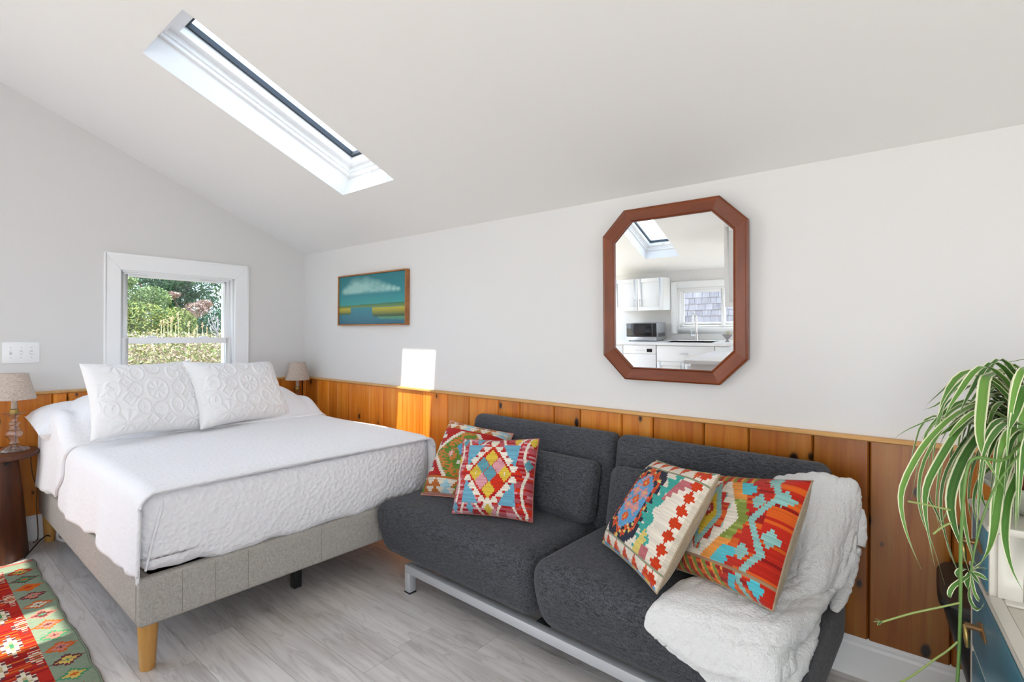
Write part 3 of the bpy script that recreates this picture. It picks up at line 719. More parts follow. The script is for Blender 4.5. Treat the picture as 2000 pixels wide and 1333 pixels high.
def pat_navy(U, V, rs):                                         # cream ground, navy-edged lozenge, teal fringes, red teeth
    n = 44; Vq = rows(V, n); cream, navy, org, red, blue, pink, teal, yel, rose = hx('#ddd3c3', '#1f2236', '#d65a1e', '#bf3a1a', '#5d9bc6', '#d28f8c', '#37a093', '#d3bd68', '#b5656a')
    img = np.tile(cream, U.shape+(1,)).astype(float)
    cu, cv = .36, .51; d = np.maximum(np.abs(U-cu)/.27, np.abs(Vq-cv)/.50+np.abs(U-cu)/.27*.42); d = np.where((Vq < .135) | (Vq > .865), 9, d)
    per = rs.rand(44, 30); a = per[(V*43).astype(int), (U*29).astype(int)]
    layer(img, d < 1.0, navy)
    ring = (d < .82) & (d > .58); ch = (np.sin(U*58)+np.sin(Vq*62+U*20)); layer(img, ring & (ch > -.25), org); layer(img, ring & (ch > .7), red); layer(img, ring & (a < .12), yel)
    layer(img, d < .60, blue); layer(img, (d < .60) & (a < .22), pink); 
    for k, (x, y, c) in enumerate(((.37, .70, org), (.30, .60, pink), (.44, .60, pink), (.37, .52, org), (.30, .44, pink), (.44, .45, pink), (.36, .34, org))):
        dd = diamond(U, Vq, x, y, .06, .055); layer(img, (dd < 1) & (d < .62), c); layer(img, dd < .3, hx('#e0b060')[0])
    # teal fringe to the right of the lozenge and a rose/yellow wedge
    edge = cu+.36-np.abs(Vq-cv)*.05; fr_ = ((Vq*11) % 1)*.12; band = (Vq > .14) & (Vq < .86)
    base = .70+.05*np.sin(Vq*9)
    layer(img, band & (U > base-fr_) & (U < base+.07-.03*np.sin(Vq*40)), teal)
    layer(img, band & (U < .07) & (((Vq*9) % 1) < .6), teal)
    layer(img, (Vq > .62) & (Vq < .84) & (U > base+.05) & (U < base+.05+(Vq-.58)*.45+.03*(((Vq*44).astype(int)) % 2)), rose)
    layer(img, (Vq > .14) & (Vq < .34) & (U > .62+Vq*.3) & (U < .62+Vq*.3+(.36-Vq)*.75+.03*(((Vq*44).astype(int)) % 2)), yel)
    layer(img, (Vq > .13) & (Vq < .22) & (U > .77) & (U < .86), rose)
    # toothed bands
    for v0, s1 in ((0.0, 1), (1.0, -1)):
        t = (Vq-v0)*s1; k = np.abs(((U*6+.2) % 1)*2-1); layer(img, (t < .115) & (t > .02) & (k < .78*(1-(t-.02)/.1)), red); layer(img, (t < .115) & (t > .02) & (k < .78*(1-(t-.02)/.1)) & (a < .4), org)
        layer(img, t < .022, blue if s1 > 0 else teal); layer(img, (t < .022) & (((U*14).astype(int) % 3) == 0), yel)
    k = np.abs(((Vq*9) % 1)*2-1); layer(img, (U > .90) & (U < .985) & (np.abs(U-.945) < .045*(1-k)), red); layer(img, (U > .93) & (U < .96) & (k < .6), red); layer(img, (U > .985), hx('#cfc3b0')[0])
    layer(img, (np.abs(Vq-.128) < .006) | (np.abs(Vq-.872) < .006), hx('#8a8a70')[0])
    return img*streak(rs, U, V, 110, .11)
def pat_multi(U, V, rs):                                        # yellow eye, aqua lozenge, red steps, cream, olive and orange bands
    n = 40; Vq = rows(V, n); cream, yel, aqua, red, org, olive, peach, sky, dred = hx('#ddd3c2', '#d8b428', '#86b3ab', '#b5291a', '#cf5a1e', '#7a8838', '#e08f3e', '#52b3bd', '#8f1c17')
    per = rs.rand(44, 8); a = per[(V*43).astype(int), (U*7).astype(int)]
    img = np.tile(red, U.shape+(1,)).astype(float); layer(img, a < .28, org); layer(img, a > .85, dred)
    cu, cv = .29, .53; j = rs.uniform(-.022, .022, n+2)[np.clip((V*n).astype(int), 0, n)]
    body = (Vq > .14) & (Vq < .87)
    r_ = np.abs(Vq-cv)
    x_ol = .74-r_*.66                                        # right edges of nested zig-zags
    layer(img, body & (U < x_ol+j), olive); layer(img, body & (U < x_ol+j) & (a < .22), hx('#94a04c')[0])
    pe = body & (r_ > .18) & (U < x_ol+.03) & (U > x_ol-.12-(r_-.18)*.2); layer(img, pe, peach)
    sk = body & (r_ > .22) & (U > x_ol-.01) & (U < x_ol+.13+j*2); layer(img, sk, sky)
    x_cr = .64-r_*.72; layer(img, body & (U < x_cr), cream)
    st = np.floor(r_*9)/9; x_rd = .50-r_*.72+.07*(((r_*9) % 1)); layer(img, body & (U < x_rd), red); layer(img, body & (U < x_rd) & (a < .3), org)
    layer(img, body & (U > x_rd) & (U < x_rd+.016) & (((r_*9) % 1) > .55), aqua)
    layer(img, body & (U < cu-.02-(.33-r_)*.55) , cream)
    d = diamond(U, Vq, cu, cv, .165, .33); layer(img, body & (d < 1), aqua); layer(img, body & (d < .66), yel)
    dd = diamond(U, Vq, cu, cv+.04, .055, .075); layer(img, dd < 1, red); layer(img, dd < .3, cream)
    # aqua zig-zag and crosses on the red side
    x_z = .83+.075*(np.abs(((Vq*2.2+.30) % 1)*2-1)*2-1); layer(img, np.abs(U-x_z) < .030, aqua)
    for x, y in ((.76, .71), (.76, .29), (.93, .45), (.93, .78), (.90, .08), (.80, .93)):
        layer(img, (diamond(U, Vq, x, y, .065, .075) < 1) & ((np.abs(U-x) < .03) | (np.abs(Vq-y) < .03)), aqua if y > .2 else sky)
    # border bands
    for v0, v1 in ((0, .13), (.88, 1)):
        band = (Vq >= v0) & (Vq < v1) & (U < .62); k = (U*9+Vq*4) % 1
        layer(img, band & (k < .35), olive); layer(img, band & (k > .8), peach)
    layer(img, (np.abs(Vq-.137) < .008) | (np.abs(Vq-.873) < .008), hx('#9c7a5c')[0])
    layer(img, (Vq < .10) & (np.abs(U-.66-(Vq)*.6) < .035), sky)
    return img*streak(rs, U, V, 110, .15)

# ------------------------------------------------------------------ sofa
SOX, SOY, SOR = -1.2, 1.60, math.radians(-1.9)
sofa = thing('sofa_bed', 'low charcoal fabric sofa bed with two seats and silver metal base along the pine wall', 'sofa', (SOX, SOY, 0), SOR)
def sofafn(front=True):
    def fn(q, p):
        x, y, z = q
        if y < 0:                                              # front face leans out towards its top
            y -= .045*sm(-1, .5, p[2])*sm(-.5, -1, p[1])-.02
        z += .018*(1-p[0]**2)*(1-p[1]**2)*(p[2] > 0)
        x *= 1+.006*(1-p[2]**2)
        if p[2] < 0: x *= 1-.022*sm(-.2, -1, p[2])
        return Vector((x, y, z))
    return fn
for x0, x1 in ((-1.035, -.006), (.006, .945)):
    softobj('seat_cushion', ((x1-x0)/2, .34, .140), .06, CHAR, sofa, ((x0+x1)/2, .335, .140+.140), 26, sofafn())
for x0, x1 in ((-.90, .03), (.045, .90)):
    def bfn(q, p): return Vector((q.x*(1+.006*(1-p[2]**2)), q.y-.01*(1-p[0]**2)*(1-p[2]**2), q.z))
    o = softobj('backrest', ((x1-x0)/2, .065, .235), .045, CHAR, sofa, ((x0+x1)/2, .585, .585), 22, bfn); o.rotation_euler = (math.radians(-9), 0, 0)
for x0, x1 in ((-.62, .005), (.085, .72)):
    def lfn(q, p):
        e = (1-p[0]**4)*(1-p[2]**4); return Vector((q.x, q.y*(.62+.38*e), q.z))
    o = softobj('lumbar_pillow', ((x1-x0)/2, .075, .142), .045, CHAR, sofa, ((x0+x1)/2, .455, .562), 20, lfn); o.rotation_euler = (math.radians(-12), 0, 0)
B().box((-.82, .012, .098), (.90, .052, .138)).make('front_bar', SILV, sofa, bevel=.003)
B().box((-.82, .56, .098), (.90, .60, .138)).make('rear_bar', SILV, sofa, bevel=.003)
for x in (-.80, .86): B().box((x-.02, .052, .098), (x+.02, .56, .138)).make('cross_bar', SILV, sofa, bevel=.003)
B().box((-.02, .052, .106), (.02, .56, .138)).make('cross_bar', BLACK, sofa, bevel=.003)
for x in (-.82, .86):
    for y in (.012, .56):
        l_ = B().box((x, y, .006), (x+.04, y+.04, .0985)).make('leg', SILV, sofa, bevel=.002); B().box((x-.001, y-.001, 0), (x+.041, y+.041, .008)).make('foot_cap', BLACK, l_)
# ------------------------------------------------------------------ cushions on the sofa, throw, bed pillows
cushion('kilim_cushion', [[-2.15, 2.073, .785], [-1.75, 2.16, .746], [-1.706, 1.895, .441], [-2.102, 1.812, .426]], .16, pat_green,
        'kilim cushion with green and orange lozenge, tucked behind the pink-red one at the bed end', 3, piping=M('rose_piping', '#c98a78', .9))
cushion('kilim_cushion', [[-1.828, 1.853, .754], [-1.452, 1.988, .786], [-1.378, 1.84, .442], [-1.754, 1.705, .434]], .16, pat_red,
        'pink-red kilim cushion with blue triangles and white stepped lozenge, front of the left pair', 5, piping=M('red_piping', '#9c5a50', .9))
cushion('kilim_cushion', [[-.623, 2.023, .748], [-.277, 1.799, .841], [-.339, 1.582, .509], [-.698, 1.796, .448]], .15, pat_multi,
        'red and olive kilim cushion with yellow eye, leaning on the white throw', 9)
cushion('kilim_cushion', [[-.886, 2.05, .76], [-.543, 1.763, .82], [-.671, 1.559, .46], [-1.023, 1.84, .445]], .14, pat_navy,
        'cream kilim cushion with navy-edged lozenge and teal fringes, front of the right pair', 7)

BL = [[[-0.56,2.27,0.687],[-0.434,2.27,0.722],[-0.327,2.26,0.74],[-0.256,2.22,0.744],[-0.228,2.18,0.74]],[[-0.541,2.17,0.73],[-0.411,2.15,0.759],[-0.292,2.13,0.774],[-0.221,2.12,0.764],[-0.184,2.1,0.737]],[[-0.504,2.08,0.622],[-0.383,2.05,0.657],[-0.284,2.02,0.678],[-0.229,2.06,0.663],[-0.186,2.08,0.633]],[[-0.471,2.0,0.521],[-0.365,1.96,0.554],[-0.283,1.92,0.572],[-0.243,2.0,0.557],[-0.206,2.06,0.539]],[[-0.528,1.92,0.44],[-0.385,1.87,0.475],[-0.304,1.83,0.491],[-0.265,1.9,0.485],[-0.237,1.98,0.472]],[[-0.635,1.738,0.445],[-0.512,1.75,0.455],[-0.384,1.726,0.47],[-0.306,1.76,0.47],[-0.25,1.86,0.452]],[[-0.674,1.575,0.424],[-0.534,1.57,0.439],[-0.413,1.585,0.452],[-0.322,1.6,0.46],[-0.262,1.74,0.44]],[[-0.696,1.535,0.371],[-0.556,1.525,0.384],[-0.432,1.525,0.403],[-0.334,1.535,0.425],[-0.28,1.66,0.42]],[[-0.666,1.53,0.338],[-0.544,1.515,0.318],[-0.432,1.505,0.34],[-0.332,1.5,0.374],[-0.291,1.57,0.398]],[[-0.597,1.53,0.315],[-0.483,1.52,0.277],[-0.392,1.51,0.244],[-0.319,1.5,0.243],[-0.308,1.55,0.324]]]
def fold_bump(u, v):
    return .010*math.sin(u*17+v*9)*sm(.35, .9, u)*(1-.55*sm(.5, .7, v))+.006*math.sin(v*23+u*6)*sm(.5, 1, u)
rows_u = [cat(r, 64) for r in BL]
cols = [cat([r[i] for r in rows_u], 120) for i in range(64)]
P = [[cols[i][j] for i in range(64)] for j in range(120)]
def grid_normal(P, j, i):
    a = P[min(j+1, len(P)-1)][i]-P[max(j-1, 0)][i]; b = P[j][min(i+1, len(P[0])-1)]-P[j][max(i-1, 0)]
    n = b.cross(a); return n.normalized() if n.length > 1e-9 else Vector((0, 0, 1))
Q = []
for j in range(120):
    row = []
    for i in range(64):
        u, v = i/63, j/119; n = grid_normal(P, j, i)
        if n.y > 0 and n.z < 0: n = -n
        a, b = (i+(j % 6)/6*.0)*.9, j*.75
        honey = .0055*abs(math.sin(i*.62+(j//4 % 2)*.8))*abs(math.sin(j*.52)); fl = .0035*mnoise.noise(Vector((i*.7, j*.55, 3)))+.0022*mnoise.noise(Vector((i*1.9, j*1.6, 5)))+.007*mnoise.noise(Vector((i*.33, j*.10, 14)))*sm(20, 50, i)+.004*mnoise.noise(Vector((i*.16, j*.13, 9)))
        edge = min(i, 63-i, j, 119-j); k = sm(0, 6, edge)
        row.append(P[j][i]+n*(fold_bump(u, v)+honey+fl-.012*(1-k)+.010))
    Q.append(row)
o = sheet(Q, 'throw_blanket', FLUFF, None, .022, 180, 0); ss = o.modifiers.new('s', 'SUBSURF'); ss.levels = 1; ss.render_levels = 1
tag(o, 'fluffy white throw draped over the right end of the charcoal sofa', 'blanket')
# turned-back plush folds that run down the outer edge
def roll(pts, r, seed, nm):
    c = cat(pts, 40); rs = random.Random(seed)
    v = []; f = []; seg = 18
    for i, p in enumerate(c):
        d = (c[min(i+1, 39)]-c[max(i-1, 0)]).normalized(); a = d.cross(Vector((0, 0, 1))).normalized() if abs(d.z) < .95 else d.cross(Vector((0, 1, 0))).normalized(); b = d.cross(a)
        t = i/39; k = (math.sin(t*math.pi)**.4)
        for s in range(seg):
            th = 2*math.pi*s/seg; rr = r*k*(1+.22*mnoise.noise(Vector((i*.35, s*.6, seed)))+.12*mnoise.noise(Vector((i*1.3, s*1.7, seed+4))))
            v.append(p+a*rr*1.25*math.cos(th)+b*rr*.8*math.sin(th))
    f = [(i*seg+s, i*seg+(s+1) % seg, (i+1)*seg+(s+1) % seg, (i+1)*seg+s) for i in range(39) for s in range(seg)]+[tuple(range(seg)), tuple(range(39*seg, 40*seg))]
    return link(nm, me_from(v, f), FLUFF, o, None, 180)
roll([[-.215, 2.11, .765], [-.222, 2.085, .66], [-.238, 2.03, .56], [-.262, 1.95, .475], [-.272, 1.80, .43]], .030, 2, 'plush_fold')
roll([[-.185, 2.115, .70], [-.190, 2.10, .60], [-.212, 2.08, .52], [-.225, 2.02, .445], [-.235, 1.93, .40]], .026, 5, 'plush_fold')
roll([[-.272, 1.80, .455], [-.275, 1.70, .42], [-.285, 1.60, .39], [-.300, 1.53, .35], [-.31, 1.52, .27]], .028, 8, 'plush_fold')

def emb_height(u, v):
    """raised suzani-like tracery: rosettes, hearts, petals and nested lozenges"""
    h = 0.
    def rings(cu, cv, ru, rv, k, a0=1):
        d = math.hypot((u-cu)/ru, (v-cv)/rv); return max(0, math.cos(d*math.pi*k))**2 if d < a0 else 0
    def petals(cu, cv, r, n):
        x, y = (u-cu)*1.5, v-cv; d = math.hypot(x, y)/r; return (abs(math.cos(math.atan2(y, x)*n/2))**2 if .12 < d < .95 else 0)
    def loz(cu, cv, a, b, k):
        d = abs(u-cu)/a+abs(v-cv)/b; return max(0, math.cos(d*math.pi*k))**2 if d < 1 else 0
    h = max(h, rings(.5, .56, .135, .21, 3.0), .8*petals(.5, .56, .15, 8))
    for cu, cv in ((.13, .60), (.87, .60), (.35, .80), (.68, .80), (.36, .34), (.66, .34), (.10, .34), (.90, .30), (.37, .06), (.66, .06)): h = max(h, rings(cu, cv, .075, .13, 2.6))
    for cu, cv in ((.24, .68), (.78, .68), (.25, .46), (.78, .47), (.42, .16), (.58, .16), (.20, .84), (.83, .84), (.88, .46)): h = max(h, loz(cu, cv, .075, .12, 2.5))
    for cu, cv in ((.22, .14), (.82, .14), (.20, .95), (.80, .95), (.02, .5), (.98, .75)): h = max(h, petals(cu, cv, .20, 8))
    for cu, cv in ((.5, .30), (.5, .88), (.30, .57), (.70, .57)): h = max(h, rings(cu, cv, .07, .10, 2))
    return h
def bed_pillow(corners, label):
    NU, NV = 190, 130
    v, f = pillow_mesh(.60, .42, .18, NU, NV, .10, height=lambda u, v_: .0062*emb_height(u, v_)+.006*mnoise.noise(Vector((u*5, v_*4, 2)))+.004*sm(.12, 0, v_)*math.sin(u*75))
    o = link('embroidered_pillow', me_from(v, f), PILLW, None, None, 180); o['w'] = .60; o['h'] = .42; quad_place(o, corners)
    return tag(o, label, 'pillow', 'embroidered pillows on the bed')
PILLW = M('embroidered_cotton', (.83, .82, .81), .95, spec=.1); PILLW.set('Sheen Weight', .2); PILLW.bump(PILLW.noise(PILLW.coord((300, 300, 300)), 1, 2), .2, .001)
def sc(c, k): return [[p[0]*k, p[1]*k, CH+(p[2]-CH)*k] for p in c]
bed_pillow(sc([[-3.245, 1.050, 1.122], [-3.47, 1.648, 1.094], [-3.294, 1.715, .728], [-3.085, 1.090, .753]], 1.055), 'white embroidered bed pillow on the right, nearer the corner lamp')
bed_pillow(sc([[-3.231, .6, 1.129], [-3.422, 1.152, 1.122], [-3.289, 1.197, .714], [-3.115, .622, .756]], 1.03), 'white embroidered bed pillow on the left, overlapping its neighbour, below the window')

# ------------------------------------------------------------------ mirror and painting on the back wall
mir = thing('octagonal_mirror', 'octagonal wall mirror in a reddish-brown wooden frame above the sofa', 'mirror', (-.932, YB, 1.482))
TH, PH = .031, .02
mir.rotation_euler = (TH, 0, PH)
def octo(hw, hh, c): return [(-hw+c, -hh), (hw-c, -hh), (hw, -hh+c), (hw, hh-c), (hw-c, hh), (-hw+c, hh), (-hw, hh-c), (-hw, -hh+c)]
rings_ = [(octo(.338, .410, .115), -.000), (octo(.338, .410, .115), -.026), (octo(.332, .404, .113), -.030), (octo(.328, .400, .112), -.028), (octo(.286, .358, .094), -.018), (octo(.282, .354, .093), -.022), (octo(.278, .350, .092), -.020), (octo(.276, .348, .091), -.008)]
for k in range(8):
    j = (k+1) % 8; b = B(); v = []
    for q, d in rings_: v += [(q[k][0], d, q[k][1]), (q[j][0], d, q[j][1])]
    n = len(rings_); f = [(2*i, 2*i+1, 2*i+3, 2*i+2) for i in range(n-1)]+[tuple(2*i for i in range(n))[::-1], tuple(2*i+1 for i in range(n))]
    # each frame length gets its own mesh, grain along its length
    a0, a1 = Vector((v[0][0], 0, v[0][2])), Vector((v[1][0], 0, v[1][2])); ang = math.atan2(a1.z-a0.z, a1.x-a0.x)
    mt = Matrix.Rotation(math.pi/2+ang, 4, 'Y'); vv = [mt @ Vector(p) for p in v]
    me = me_from(vv, f); ob = link('frame_piece', me, FRAME, mir); ob.matrix_local = Matrix.Translation((0, -.034, 0)) @ mt.inverted()
og = octo(.279, .351, .0925)
ob = link('mirror_glass', me_from([(p[0], -.046, p[1]) for p in og]+[(p[0], -.040, p[1]) for p in og], [tuple(range(8)), tuple(range(8, 16))[::-1]]+[(i, (i+1) % 8, 8+(i+1) % 8, 8+i) for i in range(8)]), MIRROR, mir)
B().prism(octo(.27, .34, .09), 'y', -.039, -.024).make('backing', DARK, mir)

pic = thing('marsh_painting', 'small framed painting of a cloud over a teal salt marsh, left of the mirror', 'painting', (-3.268, YB, 1.5475))
PWD, PHT = .425, .198
def paint(n, m_):
    u, v = np.meshgrid((np.arange(n)+.5)/n, (np.arange(m_)+.5)/m_, indexing='ij'); rs = np.random.RandomState(2)
    A = lambda c: np.array(rgb(c)); sky = A('#1d7f86')*(1-np.clip((v-.38)/.62, 0, 1))[..., None]*1.0+A('#1a6d76')*np.clip((v-.38)/.62, 0, 1)[..., None]
    hz = np.clip(1-(v-.38)/.22, 0, 1)[..., None]*(v > .38)[..., None]; sky = sky*(1-.45*hz)+A('#3a9c92')*.45*hz
    img = sky.copy()
    # cloud bank: soft union of puffs, flat base
    cl = np.zeros_like(u)
    for cu, cv, r in ((.12, .66, .07), (.20, .70, .09), (.28, .74, .12), (.34, .73, .11), (.43, .75, .11), (.52, .72, .10), (.60, .71, .09), (.68, .69, .075), (.76, .675, .06), (.84, .66, .045), (.90, .655, .03)):
        d = np.hypot((u-cu)/1.0, (v-cv)*.62*1.0); cl = np.maximum(cl, np.clip(1.35-d/r*1.0, 0, 1))
    base = np.clip((v-.60)/.07, 0, 1); wob = np.zeros_like(u)
    for k in range(1, 7): wob += np.sin(u*(9*k)+rs.rand()*6)*np.cos(v*(13*k)+rs.rand()*6)/k
    cl = np.clip(cl*base*(1+.22*wob), 0, 1)[..., None]; img = img*(1-cl*.85)+A('#9cc5bd')*cl*.85
    w = (v < .385); img[w] = A('#1a6f86'); g = np.clip(v/.385, 0, 1)[..., None]; img = np.where(w[..., None], A('#14586f')*(1-g)+A('#2a7e88')*g, img)
    def field(mask, c1, c2, t): 
        t = np.clip(t, 0, 1)[..., None]; img[:] = np.where(mask[..., None], A(c1)*(1-t)+A(c2)*t, img)
    field((v > .335) & (v < .385+.03*(u)), '#6f7f1f', '#2f6b4c', (v-.335)/.06)
    field((u < .20-.10*np.abs(v-.27)*2) & (v > .20) & (v < .34), '#274d2a', '#a79a22', (v-.205)/.09)
    field((u > .53+.25*np.clip(.24-v, 0, 1)) & (v > .155-.02*u) & (v < .335), '#2c4a26', '#a39a20', (v-.17)/.12)
    field((u > .58+1.2*np.clip(.155-v, 0, .2)) & (v <= .155-.02*u) & (v > .10-.08*(u-.6)), '#2e6b6a', '#4d8a62', (v-.05)/.1)
    return img
n_, m_ = 190, 100
vv = [(-PWD+.012+(2*PWD-.024)*i/n_, -.030, -PHT+.012+(2*PHT-.024)*j/m_) for i in range(n_+1) for j in range(m_+1)]
ff = [(i*(m_+1)+j, (i+1)*(m_+1)+j, (i+1)*(m_+1)+j+1, i*(m_+1)+j+1) for i in range(n_) for j in range(m_)]
OIL = M('oil_paint', '#ffffff', .45); OIL.col(OIL.attr('Col').outputs['Color'])
me = me_from(vv, ff); facecolors(me, paint(n_, m_).reshape(-1, 3)); lab(link('canvas', me, OIL, pic), 'painted canvas with white cloud, green banks and blue-green water')
for nm, a, c in (('l', (-PWD, -.038, -PHT), (-PWD+.010, 0, PHT)), ('r', (PWD-.010, -.038, -PHT), (PWD, 0, PHT)), ('t', (-PWD+.010, -.038, PHT-.010), (PWD-.010, 0, PHT)), ('b', (-PWD+.010, -.038, -PHT), (PWD-.010, 0, -PHT+.010))):
    B().box(a, c).make('frame_piece', PICF, pic, bevel=.0015)
B().box((-PWD+.010, -.020, -PHT+.010), (PWD-.010, -.002, PHT-.010)).make('backing', DARK, pic)

# ------------------------------------------------------------------ switch plate
swp = thing('switch_plate', 'white triple light-switch plate on the gable wall left of the window', 'light switch', (XL, .522, 1.156))
B().box((0, -.084, -.064), (.006, .084, .064)).make('plate', WHITE, swp, bevel=.003)
for k in (-1, 0, 1):
    B().box((.0055, k*.046-.006, -.013), (.0075, k*.046+.006, .013)).make('slot', GREYP, swp)
    up = 1 if k < 0 else -1
    B().prism([(.006, -.007), (.006, .007), (.016, .007*up+.004), (.016, .007*up-.003)], 'y', k*.046-.0045, k*.046+.0045).make('toggle', WHITE, swp, bevel=.001)
    for z in (-.030, .030): B().lathe([(0, 0), (.003, 0), (.003, .001), (0, .0015)], 10).make('screw', STEEL, swp).matrix_local = Matrix.Translation((.006, k*.046, z)) @ Matrix.Rotation(math.pi/2, 4, 'Y')

# ------------------------------------------------------------------ night stands and lamps
def stand(loc, label):
    t = thing('night_stand', label, 'side table', loc, 0, 'mango wood night stands')
    B().lathe([(0, 0), (.158, 0), (.161, .004), (.135, .35), (.112, .565), (.112, .572), (0, .572)], 40).make('pedestal', STAND, t, smooth=50)
    B().lathe([(0, .572), (.196, .572), (.202, .577), (.202, .594), (.197, .600), (0, .600)], 48).make('table_top', STAND, t, smooth=40)
    return t
n1 = stand((-4.072, .374, 0), 'round mango-wood pedestal night stand under the near lamp, left edge of the picture')
B().box((-.012, -.004, -.009), (.012, .004, .009)).make('socket_slot', BLACK, n1).matrix_local = Matrix.Translation((.100, .055, .548)) @ Matrix.Rotation(math.radians(120), 4, 'Z')
n2 = dup(n1, (-4.112, 2.197, 0), 0, 'round mango-wood night stand in the room corner, almost hidden behind the bed')
n2.scale = (.595, .595, 1.0)
def lamp(loc, label):
    t = thing('table_lamp', label, 'lamp', loc, 0, 'pressed-glass bedside lamps')
    B().lathe([(0, 0), (.060, 0), (.066, .004), (.064, .012), (.050, .022), (.026, .034), (.018, .040), (0, .040)], 48, flute=.05, nf=12).make('glass_foot', CRYST, t, smooth=60)
    B().lathe([(0, .041), (.020, .041), (.026, .047), (.018, .054), (.015, .064), (.020, .072), (.033, .086), (.038, .100), (.034, .112), (.024, .120), (.028, .127), (.020, .134), (.018, .146), (.026, .156), (.024, .162), (.015, .168), (.014, .186), (.020, .192), (0, .192)], 32, flute=.06, nf=8).make('glass_stem', CRYST, t, smooth=50)
    B().lathe([(.014, .193), (.018, .193), (.022, .206), (.036, .213), (.052, .217), (.054, .220), (.046, .221), (.034, .218), (.014, .216)], 40, flute=.04, nf=10).make('glass_collar', CRYST, t, smooth=60)
    B().lathe([(0, .214), (.019, .214), (.020, .219), (.020, .238), (.016, .242), (0, .242)], 24).make('socket_cap', BRASS2, t, smooth=40)
    B().lathe([(0, .242), (.013, .242), (.013, .312), (0, .312)], 20).make('candle_sleeve', SHADE, t, smooth=40)
    B().lathe([(.094, .298), (.096, .298), (.060, .441), (.058, .441)], 40).make('shade', SHADE, t, smooth=40)
    ob = B().lathe([(.0930, .297), (.0970, .297), (.0965, .303), (.0925, .303)], 40).make('shade_trim', SHADE, t, smooth=40)
    B().lathe([(.0575, .438), (.0620, .438), (.0610, .444), (.0565, .444)], 40).make('shade_trim', SHADE, t, smooth=40)
    sp = B()
    for a in (0, 2.1, 4.2): sp.tube([(.004*math.cos(a), .004*math.sin(a), .41), (.0605*math.cos(a), .0605*math.sin(a), .428)], .0015, 6)
    sp.tube([(0, 0, .310), (0, 0, .41)], .004, 8); sp.make('shade_carrier', STEEL, t)
    return t
lm = lamp((-4.05, .466, .600), 'near bedside lamp with pressed-glass stem and linen shade, on the left night stand')
dup(lm, (-4.112, 2.19, .600), .4, 'far bedside lamp with pressed-glass stem and linen shade, in the room corner beyond the bed')
# cords behind the bed
cdw = B().tube(cat([[-4.262, .574, .572], [-4.262, .566, .50], [-4.262, .575, .40], [-4.262, .594, .316], [-4.262, .592, .22], [-4.255, .60, .02], [-4.20, .57, .006]], 40), .0032, 8).make('lamp_cord', M('brown_flex', '#6a4a22', .5), None, smooth=180); tag(cdw, 'thin brown lamp cord running down the pine boards behind the night stand', 'cord')
cdk = B().tube(cat([[-3.95, .50, .006], [-4.0, .54, .03], [-4.06, .585, .055], [-4.13, .625, .05], [-4.17, .66, .01]], 30), .0035, 8).make('power_cord', BLACK, None, smooth=180); tag(cdk, 'black power cord arching from the night stand to under the bed', 'cord')
cdl = B().tube(cat([[-4.02, .72, .07], [-4.10, .70, .105], [-4.17, .685, .07], [-4.14, .675, .018], [-4.06, .70, .012], [-3.98, .75, .012]], 40), .0095, 10).make('thick_cable', WHITE, None, smooth=180); tag(cdl, 'thick white cable loop on the floor beside the rear bed leg', 'cord')

# ------------------------------------------------------------------ rug
def rugcol(NX_, NY_, X0, X1, Y0, Y1):
    x = X0+(np.arange(NX_)+.5)/NX_*(X1-X0); y = Y0+(np.arange(NY_)+.5)/NY_*(Y1-Y0); X, Y = np.meshgrid(x, y, indexing='ij'); rs = np.random.RandomState(11)
    sage, cream, org, red, dred, plum, yel, green, tan, rose = hx('#86937c', '#d8cdb2', '#c85f22', '#b02a1f', '#8f1d1d', '#6a3b3d', '#cfae5c', '#4d8a63', '#bca57a', '#c87a6a')
    img = np.tile(sage, X.shape+(1,)).astype(float); jx = rs.uniform(-.012, .012, (NY_,))[None, :]
    layer(img, (X < X0+.03), rose*.7); bt = rs.rand(NX_); 
    img *= (1+.10*(bt-.5))[:, None, None]
    cols_ = [(red, yel, green), (plum, green, org), (org, org, red), (plum, rose, green), (org, cream, plum), (rose, plum, green), (org, rose, plum), (green, rose, plum), (org, rose, plum), (plum, yel, green), (green, yel, org)]
    for side in (0, 1):
        yc = Y1-.066 if side == 0 else Y0+.066
        for k in range(22):
            cx = X0+.165+k*.1265; a, b_, c_ = cols_[(k+side*3) % 11]
            Xq = np.round((X-cx)/.008)*.008; Yq = np.round((Y-yc)/.011)*.011
            d = np.abs(Xq)/.052+np.abs(Yq)/.056
            layer(img, d < 1.0, a); layer(img, (d < .66), b_); layer(img, d < .26, c_)
    inner = (Y < Y1-.128) & (Y > Y0+.128) & (X > X0+.10)
    Yc = np.round((Y-(Y0+Y1)/2)/.012)*.012; per = .34; ph = ((X-X0) % per)/per; dd = np.abs(ph-.5)*2
    Xb = np.floor((X-X0)/.010).astype(int); rr = rs.rand(Xb.max()+2)[Xb]
    layer(img, inner, cream); z = np.abs((np.abs(Yc)/.11) % 1-.5)*2
    layer(img, inner & (np.abs(dd-z) < .34), red); layer(img, inner & (np.abs(dd-z) < .34) & (rr < .4), dred); layer(img, inner & (np.abs(dd-z) < .34) & (rr > .8), org)
    layer(img, inner & (np.abs(dd-z) > .72), tan); layer(img, inner & (np.abs(dd-z) > .86), green); layer(img, inner & (np.abs(np.abs(dd-z)-.42) < .05), plum)
    edge = inner & (Y > Y1-.165) & ((Xb % 2) == 0); layer(img, edge, red)
    return img*(1+.06*(rs.rand(NX_)-.5))[:, None, None]
RX0, RX1, RY0, RY1 = -3.895, -1.75, -.42, .523
NXr, NYr = 360, 150
vv = []
